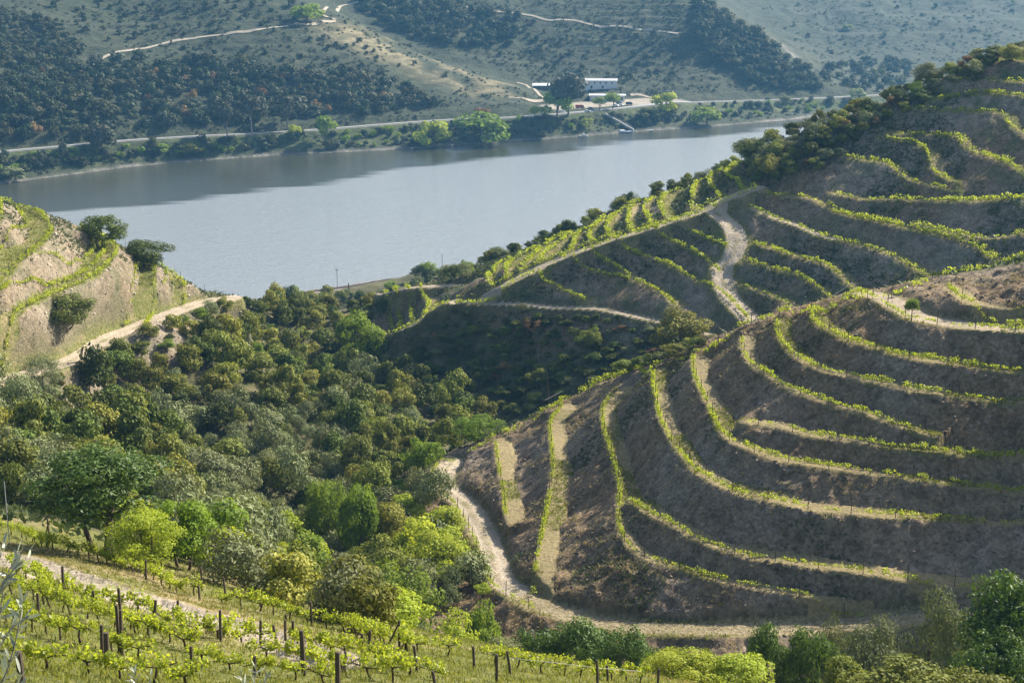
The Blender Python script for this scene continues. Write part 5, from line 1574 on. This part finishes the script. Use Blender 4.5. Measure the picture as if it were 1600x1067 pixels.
stones('bank_stones', X, Y, .08, .45, M_stone2, 'loose pale stones on the banks of the left hill')
X, Y = on_grid(vis & (A_path > .25) & (RF < 360) & (RF > 30), 5000)
stones('track_stones', X, Y, .03, .14, M_stone2, 'small stones on the dirt tracks')

# ------------------------------------------------------------------ olive branch reaching into the picture at the left
M_oleaf = leaf_material('silver_olive_leaf', (.16, .19, .12), (.34, .37, .29), .2, .4, .4, val_obj=.35)
def leaf_blade(name, L, w, mat_):
    v = []; f = []; n = 6
    for i in range(n + 1):
        t = i / n; ww = w * (sin(pi * min(1, t * .92 + .06)) ** .8) * (1 if i < n else .05); zc = -.10 * L * (t - .5) ** 2
        v += [(t * L, -ww, zc + .12 * ww), (t * L, 0, zc), (t * L, ww, zc + .12 * ww)]
    for i in range(n):
        for j in range(2): f.append((i * 3 + j, i * 3 + j + 1, (i + 1) * 3 + j + 1, (i + 1) * 3 + j))
    me = bpy.data.meshes.new(name); me.from_pydata(v, [], f); me.update(); me.materials.append(mat_)
    me.polygons.foreach_set('use_smooth', [True] * len(f)); return me
OLEAF = [leaf_blade('leaf', L, w, M_oleaf) for L, w in ((.066, .0062), (.058, .0058), (.072, .0066), (.05, .0055))]
def olive_shoot(D, px0, label, shoots, seed):
    rgs = random.Random(seed)
    foot = at_d(px0, 1500, D); foot[2] = float(ground(foot[:1], foot[1:2])[0])
    e = empty('olive_sapling', tuple(foot)); tag(e, label, 'olive tree')
    mb = MB(); leaves = []
    for pts in shoots:
        W = np.array([at_d(x, y, D + dd) for x, y, dd in pts])
        W = np.vstack([[foot[0] + rgs.uniform(-.05, .05), foot[1] + rgs.uniform(-.05, .05), foot[2] - .1], (foot * .45 + W[0] * .55), W])
        Q = resample3(W, .02)
        mb.tube(Q[::4] - foot, np.linspace(.010, .0022, len(Q[::4])), 5)
        L = np.linalg.norm(np.diff(Q, axis=0), axis=1).sum()
        for k in list(range(int(len(Q) * .35), len(Q), 1)) * 2:
            if rgs.random() < .8: leaves.append((Q[k], unit(Q[min(k + 2, len(Q) - 1)] - Q[k - 2])))
    child('stem', mb.mesh('stem', M_graybark), e)
    for p, tg in leaves:
        o = child('leaf', OLEAF[rgs.randrange(4)], e, tuple(p - foot))
        out = Vector(tg) * rgs.uniform(.4, 1.0) + Vector((rgs.uniform(-1, 1), rgs.uniform(-1, 1), rgs.uniform(-.5, .8))) * .8
        o.rotation_mode = 'QUATERNION'; o.rotation_quaternion = out.to_track_quat('X', 'Z') @ __import__('mathutils').Quaternion((1, 0, 0), rgs.uniform(-1.2, 1.2))
def resample3(P, step):
    P = np.asarray(P, float); s = np.concatenate([[0], np.cumsum(np.linalg.norm(np.diff(P, axis=0), axis=1))])
    u = np.linspace(0, s[-1], max(4, int(s[-1] / step)))
    return np.stack([np.interp(u, s, P[:, k]) for k in range(3)], 1)
olive_shoot(5.2, -30, 'silvery olive branch with narrow leaves at the left edge close to the camera', [
 [(-20,1100,0),(-5,1000,0),(5,920,.05),(20,870,.1),(48,858,.1)], [(-30,1080,.2),(-20,980,.2),(-8,900,.2),(6,850,.2)], [(-10,1090,-.1),(15,1040,-.1),(28,985,-.1),(36,940,-.1)], [(-20,1060,.1),(0,1010,.1),(22,975,.1),(44,962,.1)], [(-30,1010,0),(-14,950,0),(8,905,0),(30,880,0)], [(0,1120,0),(22,1085,0),(32,1050,0)]], 1)
olive_shoot(8.0, 392, 'small silvery olive shoot at the bottom edge below the vines', [[(392,1130,0),(396,1085,0),(400,1046,0)], [(388,1130,0),(384,1090,0),(378,1056,0)], [(395,1130,0),(408,1090,0),(418,1054,0)]], 2)
olive_shoot(8.5, 220, 'low silvery olive shoot at the bottom left edge near the thick post', [[(216,1130,0),(214,1085,0),(210,1050,0)], [(222,1130,0),(228,1080,0),(236,1058,0)]], 3)
# ------------------------------------------------------------------ poles, railway, buildings, cars, boats
def pole(px, by, ty, r, label, hit, arms=False, lean=0, name='utility_pole', mat_=None):
    q = hit(px, by)
    h = float(at_d(px, ty, q[1])[2] - q[2])
    e = empty(name, tuple(q)); tag(e, label, 'pole')
    mb = MB(); mb.tube([[0, 0, -.4], [lean * .5, 0, h * .5], [lean, 0, h]], [r, r * .9, r * .75], 8); child('pole', mb.mesh('pole', mat_ or M_post), e)
    if arms:
        mb = MB(); mb.box(lean - .7, lean + .7, -.05, .05, h - .55, h - .43); child('crossarm', mb.mesh('crossarm', M_post), e)
        for s in (-.6, 0, .6):
            mb = MB(); mb.tube([[lean + s, 0, h - .43], [lean + s, 0, h - .25]], [.05, .035], 6); child('insulator', mb.mesh('insulator', flat('insulator', (.5, .5, .48), .4, .1)), e)
pole(527, 446, 420, .10, 'thin railway pole against the river left of the small dark pole', nhit, True)
pole(691, 418, 397, .09, 'thin pole against the river beside the bushes on the bank', nhit)
pole(546, 458, 442, .22, 'short stout dark pole just below the railway', nhit, lean=-.3)
pole(858, 636, 584, .09, 'thin leaning wooden pole in the shaded gully', nhit, lean=-.35)
pole(320, 458, 444, .05, 'thin post against the river at the tip of the left hill', nhit)
pole(984, 308, 285, .2, 'slim dark cypress like pole on the skyline', nhit) if False else None
# a slender cypress on the skyline
q = nhit(985, 306)
if q is not None:
    e = empty('cypress', tuple(q)); tag(e, 'slender dark cypress on the ridge skyline against the river', 'tree')
    child('crown', crown_mesh('cypress_crown', LM['dark'], 777, 1500, leaf=.09, clumps=14, clump_r=.45), e, (0, 0, .2), (0, 0, 0), (.9, .9, 1.8))
    child('trunk', TRUNK[0], e, (0, 0, 0), (0, 0, 0), (.8, .8, 1.6))
# railway: ballast, sleepers, rails
M_ballast = flat('ballast', (.20, .175, .15), .95, .35, 4.0)
M_rail = flat('rail_steel', (.20, .16, .13), .45, .2, 3.0, .6)
sel = rail_w[(np.hypot(rail_w[:, 0], rail_w[:, 1]) < 760)]
b_ = ribbon('railway_bed', sel, 2.7, .10, M_ballast, ground, n_across=4)
def sweep(P, w, h, z0):
    n = np.gradient(P[:, :2], axis=0); n /= np.linalg.norm(n, axis=1)[:, None]; n = np.stack([-n[:, 1], n[:, 0]], 1)
    mb = MB(); V = []
    for p, q in zip(P, n):
        z = float(ground(p[:1], p[1:2])[0]) + z0
        for a, zz in ((-w, 0), (w, 0), (w, h), (-w, h)): V.append((p[0] + q[0] * a, p[1] + q[1] * a, z + zz))
    f = [(i * 4 + j, i * 4 + (j + 1) % 4, (i + 1) * 4 + (j + 1) % 4, (i + 1) * 4 + j) for i in range(len(P) - 1) for j in range(4)]
    mb.add(V, f); return mb
rt = empty('railway_track', tuple(sel[0])); tag(rt, 'single railway track on a stony bed along the near river bank', 'railway')
for off in (-.75, .75):
    child('rail', sweep(shift(sel, off) - np.array([0, 0, 0]), .06, .18, .22).mesh('rail', M_rail), rt, tuple(-sel[0]))
mb = MB()
ss = resample(sel, .8)
nn = np.gradient(ss[:, :2], axis=0); nn /= np.linalg.norm(nn, axis=1)[:, None]
zz = ground(ss[:, 0], ss[:, 1])
for p, t, z in zip(ss, nn, zz):
    pn = np.array([-t[1], t[0]])
    v = [(p[0] + t[0] * a * .13 + pn[0] * b * 1.25, p[1] + t[1] * a * .13 + pn[1] * b * 1.25, z + c) for c in (.1, .22) for b in (-1, 1) for a in (-1, 1)]
    mb.add(v, [(0, 2, 3, 1), (4, 5, 7, 6), (0, 1, 5, 4), (2, 6, 7, 3), (0, 4, 6, 2), (1, 3, 7, 5)])
sl = child('sleepers', mb.mesh('sleepers', flat('sleeper', (.12, .10, .085), .9, .2)), rt, tuple(-sel[0])); sl['kind'] = 'stuff'

# buildings in the yard across the river
M_white = flat('white_render', (.60, .59, .56), .85, .08, .6)
M_roofc = flat('grey_roof', (.42, .41, .40), .8, .12, .8)
M_roofw = flat('pale_sheet_roof', (.46, .47, .48), .6, .06, .5)
M_shade = flat('dark_window', (.04, .045, .05), .3, .1)
M_grey = flat('concrete', (.27, .265, .25), .9, .15, 1.5)
def face_cam(x, y, extra=0): return math.atan2(-x, y) + extra
def building(name, label, pxl, pxr, base_y, D, height, depth, rz, roof, windows=(), wall=None, over=.4, door=None, gable=0.0):
    a = at_d(pxl, base_y, D); b = at_d(pxr, base_y, D)
    c = (a + b) / 2; w = np.linalg.norm((b - a)[:2]); c[2] = float(fground(c[:1], c[1:2])[0])
    e = empty(name, tuple(c), rz); tag(e, label, 'building')
    mb = MB(); mb.box(-w / 2, w / 2, 0, depth, -2, height); child('wall', mb.mesh('wall', wall or M_white), e)
    mb = MB()
    z = height + .003
    if gable:
        mb.add([(-w / 2 - over, -over, z), (w / 2 + over, -over, z), (w / 2 + over, depth / 2, z + gable), (-w / 2 - over, depth / 2, z + gable), (-w / 2 - over, depth + over, z), (w / 2 + over, depth + over, z)],
               [(0, 1, 2, 3), (3, 2, 5, 4), (0, 3, 4), (1, 5, 2)])
    else: mb.box(-w / 2 - over, w / 2 + over, -over, depth + over, z, z + .35)
    child('roof', mb.mesh('roof', roof), e)
    for (u, v, ww, hh) in windows:
        fr = MB(); x = -w / 2 + u * w
        for q in ((x - ww / 2 - .08, x + ww / 2 + .08, v - .08, v), (x - ww / 2 - .08, x + ww / 2 + .08, v + hh, v + hh + .08), (x - ww / 2 - .08, x - ww / 2, v, v + hh), (x + ww / 2, x + ww / 2 + .08, v, v + hh)):
            fr.box(q[0], q[1], -.06, .05, q[2], q[3])
        f = child('window', fr.mesh('window', M_grey), e)
        pn = MB(); pn.box(x - ww / 2, x + ww / 2, -.02, .02, v, v + hh); child('pane', pn.mesh('pane', M_shade), f)
    return e, w
building('white_building', 'long white two storey building with small upper windows behind the car yard', 914, 964, 141, 1098, 6.0, 8, -.05, M_roofc, [(u, 3.9, 1.0, 1.1) for u in (.10, .30, .48, .66, .84)] + [(.2, .6, 1.1, 1.8), (.55, .6, 1.1, 1.8)], gable=1.2)
e, w = building('low_building', 'low white building with a flat roof in front of the long white one', 922, 976, 156, 1062, 3.6, 8, -.06, M_roofw, [(u, 1.0, 2.2, 1.5) for u in (.2, .45, .7, .9)], over=.8)
c = at_d(853, 141, 1090); c[2] = float(fground(c[:1], c[1:2])[0])
e = empty('canopy_shelter', tuple(c), -.05); tag(e, 'open shelter with a pale flat roof left of the tall eucalyptus', 'shelter')
mb = MB(); mb.add([(-9.5, -.5, 4.0), (9.5, -.5, 4.0), (9.5, 8, 4.8), (-9.5, 8, 4.8), (-9.5, -.5, 4.3), (9.5, -.5, 4.3), (9.5, 8, 5.1), (-9.5, 8, 5.1)], [(0, 3, 2, 1), (4, 5, 6, 7), (0, 1, 5, 4), (1, 2, 6, 5), (2, 3, 7, 6), (3, 0, 4, 7)]); child('roof', mb.mesh('roof', M_roofw), e)
for x in (-9, -3, 3, 9):
    for y, h in ((0, 4.05), (7.5, 4.72)):
        mb = MB(); mb.box(x - .12, x + .12, y - .12, y + .12, -1.5, h); child('column', mb.mesh('column', M_grey), e)
mb = MB(); mb.box(-9, 9, 7.7, 7.9, -1.5, 4.7); child('back_wall', mb.mesh('back_wall', flat('shed_wall', (.16, .15, .14), .9, .1)), e)

# cars
M_glass = flat('car_glass', (.02, .025, .03), .1, .05); M_tyre = flat('tyre', (.02, .02, .02), .9, .1)
M_lamp = flat('headlight', (.7, .7, .68), .15, .05); M_trim = flat('car_trim', (.05, .05, .05), .6, .1)
def car_paint(n, c):
    m, nt, b = mat(n); b.inputs['Base Color'].default_value = rgb(c); b.inputs['Roughness'].default_value = .3; b.inputs['Coat Weight'].default_value = .5; return m
def car(px, py, rz, paint, label, van=False, k=1.0):
    q = fhit(px, py); q[2] = float(fground(q[:1], q[1:2])[0]) + .16
    e = empty('parked_car', tuple(q), rz, (k, k, k)); tag(e, label, 'van' if van else 'car', 'cars in the yard across the river')
    L, W = 2.15, .85
    if van: prof = [(-2.3, .35), (2.3, .35), (2.32, .8), (2.15, 1.05), (1.6, 1.85), (1.2, 1.98), (-2.2, 1.98), (-2.3, 1.7)]
    else: prof = [(-2.1, .3), (2.1, .3), (2.15, .62), (1.95, .85), (1.05, .95), (.35, 1.42), (-1.1, 1.45), (-1.75, 1.0), (-2.12, .92)]
    n = len(prof); mb = MB()
    def yw(z): return W * (1 if z < 1.0 else .86)
    V = [(x, s * yw(z), z) for s in (-1, 1) for x, z in prof]
    mb.add(V, [tuple(range(n))[::-1], tuple(range(n, 2 * n))] + [(i, (i + 1) % n, n + (i + 1) % n, n + i) for i in range(n)])
    child('body', mb.mesh('body', paint), e)
    for s in (-1, 1):
        mb = MB()
        pts = [(1.0, 1.0), (.35, 1.38), (-1.05, 1.40), (-1.6, 1.02)] if not van else [(1.75, 1.15), (1.5, 1.75), (.4, 1.8), (.4, 1.15)]
        y1, y0 = s * (W * 1.0 + .006), s * (W * .86 + .008)
        V = [(x, y1 if z < 1.2 else y0, z) for x, z in pts]
        mb.add(V, [(0, 1, 2, 3)] if s < 0 else [(3, 2, 1, 0)]); child('side_window', mb.mesh('side_window', M_glass), e)
    mb = MB(); x0, z0, x1, z1 = (1.05, .96, .38, 1.40) if not van else (2.12, 1.10, 1.62, 1.82)
    mb.add([(x0 + .012, -W * .8, z0 + .012), (x0 + .012, W * .8, z0 + .012), (x1 + .012, W * .74, z1 + .012), (x1 + .012, -W * .74, z1 + .012)], [(0, 1, 2, 3)]); child('windscreen', mb.mesh('windscreen', M_glass), e)
    for x in (-1.3, 1.3):
        for s in (-1, 1):
            mb = MB(); mb.tube([[x, s * (W - .18), .30], [x, s * (W + .02), .30]], [.31, .31], 14); wh = child('wheel', mb.mesh('wheel', M_tyre), e)
            mb = MB(); mb.tube([[x, s * (W + .021), .30], [x, s * (W + .03), .30]], [.19, .17], 10); child('rim', mb.mesh('rim', M_roofw), wh)
    for s in (-1, 1):
        mb = MB(); mb.box(2.1 if not van else 2.28, 2.17 if not van else 2.34, s * .6 - .15, s * .6 + .15, .62, .76); child('headlight', mb.mesh('headlight', M_lamp), e)
PW, PR, PD, PG, PB = car_paint('white_paint', (.8, .8, .8)), car_paint('red_paint', (.42, .05, .04)), car_paint('dark_paint', (.03, .035, .05)), car_paint('green_paint', (.04, .10, .07)), car_paint('silver_paint', (.5, .52, .54))
car(918, 176.0, -.08, PW, 'white car driving along the road in front of the eucalyptus')
car(962, 166.8, -.5, PW, 'left white car of two parked side by side under the yard trees')
car(969, 166.0, -.5, PB, 'right silver car of two parked side by side under the yard trees')
car(983, 164.8, 0.0, PD, 'dark van parked at the right side of the yard', True)
car(967, 162.8, .1, PG, 'dark green car parked behind the pair of white cars')
car(906, 170.5, .1, PR, 'red van parked beside the eucalyptus', True, 1.25)
car(887, 172.0, .05, PD, 'dark car parked partly behind the eucalyptus trunk')
car(923, 171.8, .2, PD, 'small dark car parked right of the red van')
car(878, 176.5, -.08, PW, 'white car partly hidden by the green tree on the road')
car(1022, 160.0, .2, PB, 'silver car at the far right end of the yard')
car(240, 216.5, .12, PD, 'dark car driving on the far road at left')
car(1200, 156.6, .0, PD, 'dark car on the far road right of the wooded shoulder')
# roadside guard rail
gp = np.column_stack([road_w[:, 0] - rn[:, 0] * 4.2, road_w[:, 1] - rn[:, 1] * 4.2, road_w[:, 2]])
gp = gp[(gp[:, 0] > -420) & (gp[:, 0] < 330)]
mb = MB(); V = []
for p in gp:
    z = float(fground(p[:1], p[1:2])[0])
    V += [(p[0], p[1], z + .45), (p[0], p[1] + .08, z + .45), (p[0], p[1] + .08, z + .8), (p[0], p[1], z + .8)]
mb.add(V, [(i * 4 + j, i * 4 + (j + 1) % 4, (i + 1) * 4 + (j + 1) % 4, (i + 1) * 4 + j) for i in range(len(gp) - 1) for j in range(4)])
ge = empty('guard_rail', tuple(gp[0])); tag(ge, 'grey guard rail along the river side of the far road', 'guard rail')
child('beam', mb.mesh('beam', M_grey), ge, tuple(-gp[0]))
pm = MB(); pm.box(-.08, .08, -.02, .14, -.4, .45); pmesh = pm.mesh('post', M_grey)
for p in gp[::2]: child('post', pmesh, ge, (p[0] - gp[0, 0], p[1] - gp[0, 1] + .02, float(fground(p[:1], p[1:2])[0]) - gp[0, 2]))
# stairs down to the pontoon
a = fhit(946, 181); b = at_z(990, 204, .8)
se = empty('river_stairs', tuple(a)); tag(se, 'long straight concrete stairs descending the bank to the boat landing', 'stairs')
dv = b - a; hor = unit(np.array([dv[0], dv[1], 0])); sdv = np.array([-hor[1], hor[0], 0]); n = 40
mb0 = MB(); mb0.box(-.02, .02, -.02, .02, 0, .02)
stepm = MB(); stepm.box(-.45, .45, -1.1, 1.1, -1.2, 0); stepm = stepm.mesh('step', M_grey)
for k in range(n):
    p = dv * (k + .5) / n
    o = child('step', stepm, se, tuple(p + np.array([0, 0, .9])), (0, 0, math.atan2(hor[1], hor[0])), (np.linalg.norm(dv[:2]) / n / .9 * .999, 1, 1))
for s in (-1.2, 1.2):
    mb = MB(); mb.tube([sdv * s + np.array([0, 0, 1.9]), dv + sdv * s + np.array([0, 0, 1.9])], [.06, .06], 6); child('handrail', mb.mesh('handrail', M_grey), se)
pc = at_z(998, 204.5, 0)
pe = empty('pontoon', tuple(pc), .1); tag(pe, 'pale floating pontoon at the foot of the river stairs', 'pontoon')
mb = MB(); mb.box(-9, 9, -1.4, 1.4, -.3, .55); child('deck', mb.mesh('deck', flat('pontoon_deck', (.5, .49, .46), .9, .1)), pe)
for x in (-8, -3, 3, 8):
    mb = MB(); mb.tube([[x, 1.3, -.5], [x, 1.3, 1.6]], [.1, .1], 8); child('mooring_post', mb.mesh('mooring_post', M_grey), pe)
for s in (-1, 1):
    mb = MB(); mb.box(-4, 4, s * .9 - .03, s * .9 + .03, .56, 1.5); child('side_panel', mb.mesh('side_panel', M_roofw), pe) if s > 0 else None
def boat(px, py, L, rz, c, label, cabin=True, name='motor_boat'):
    q = at_z(px, py, 0); e = empty(name, tuple(q), rz); tag(e, label, 'boat')
    W = L * .17; mb = MB()
    st = [(-1, .95, .62), (-.5, 1, .62), (.2, 1, .68), (.65, .7, .78), (1, .05, .95)]
    V = []
    for t, w, z in st:
        V += [(t * L / 2, -W * w, z), (t * L / 2, -W * w * .6, -.2), (t * L / 2, W * w * .6, -.2), (t * L / 2, W * w, z)]
    f = [(i * 4 + j, i * 4 + j + 1, i * 4 + j + 5, i * 4 + j + 4) for i in range(4) for j in range(3)] + [(0, 1, 2, 3), (16, 19, 18, 17)]
    mb.add(V, f); child('hull', mb.mesh('hull', c), e)
    mb = MB(); V = [(t * L / 2, s * W * w * .96, z - .08) for t, w, z in st for s in (-1, 1)]
    mb.add(V, [(i * 2, (i + 1) * 2, (i + 1) * 2 + 1, i * 2 + 1) for i in range(4)]); child('deck', mb.mesh('deck', M_roofw), e)
    if cabin:
        mb = MB(); mb.add([(-.1 * L, -W * .7, .55), (.22 * L, -W * .6, .55), (.22 * L, W * .6, .55), (-.1 * L, W * .7, .55), (-.1 * L, -W * .6, 1.5), (.12 * L, -W * .5, 1.5), (.12 * L, W * .5, 1.5), (-.1 * L, W * .6, 1.5)], [(0, 3, 2, 1), (4, 5, 6, 7), (0, 1, 5, 4), (1, 2, 6, 5), (2, 3, 7, 6), (3, 0, 4, 7)])
        child('cabin', mb.mesh('cabin', M_white), e)
        mb = MB(); mb.add([(.225 * L, -W * .5, .75), (.225 * L, W * .5, .75), (.13 * L + .02, W * .45, 1.42), (.13 * L + .02, -W * .45, 1.42)], [(0, 1, 2, 3)]); child('windscreen', mb.mesh('windscreen', M_glass), e)
M_blue = flat('blue_hull', (.10, .25, .42), .4, .05)
boat(972, 207.2, 14, .12, M_blue, 'long blue and white boat moored left of the pontoon')
boat(912, 213.2, 6, .3, M_white, 'small white motor boat at the bank left of the blue boat')
boat(1158, 186.5, 9, .15, M_white, 'white boat moored on the far bank near the river bend')
boat(1148, 192.5, 7, .1, M_white, 'small pale boat in front of the white boat near the bend', False, 'rowing_boat')
boat(860, 202.6, 5, .1, flat('green_hull', (.05, .25, .18), .5, .05), 'small green upturned boat lying on the bank', False, 'rowing_boat')
# ------------------------------------------------------------------ haze
def haze():
    mb = MB(); mb.box(-790, 990, -60, 2330, -11.5, 150)
    m = bpy.data.materials.new('haze_air'); m.use_nodes = True
    nt = m.node_tree; nt.nodes.remove(nt.nodes['Principled BSDF'])
    pv = node(nt, 'ShaderNodeVolumePrincipled'); pv.inputs['Color'].default_value = (.22, .57, 1.0, 1)
    pv.inputs['Density'].default_value = .00009; pv.inputs['Anisotropy'].default_value = .25
    nt.links.new(pv.outputs[0], nt.nodes['Material Output'].inputs['Volume'])
    o = mb.build('haze', m); o['kind'] = 'stuff'
    return o
haze()
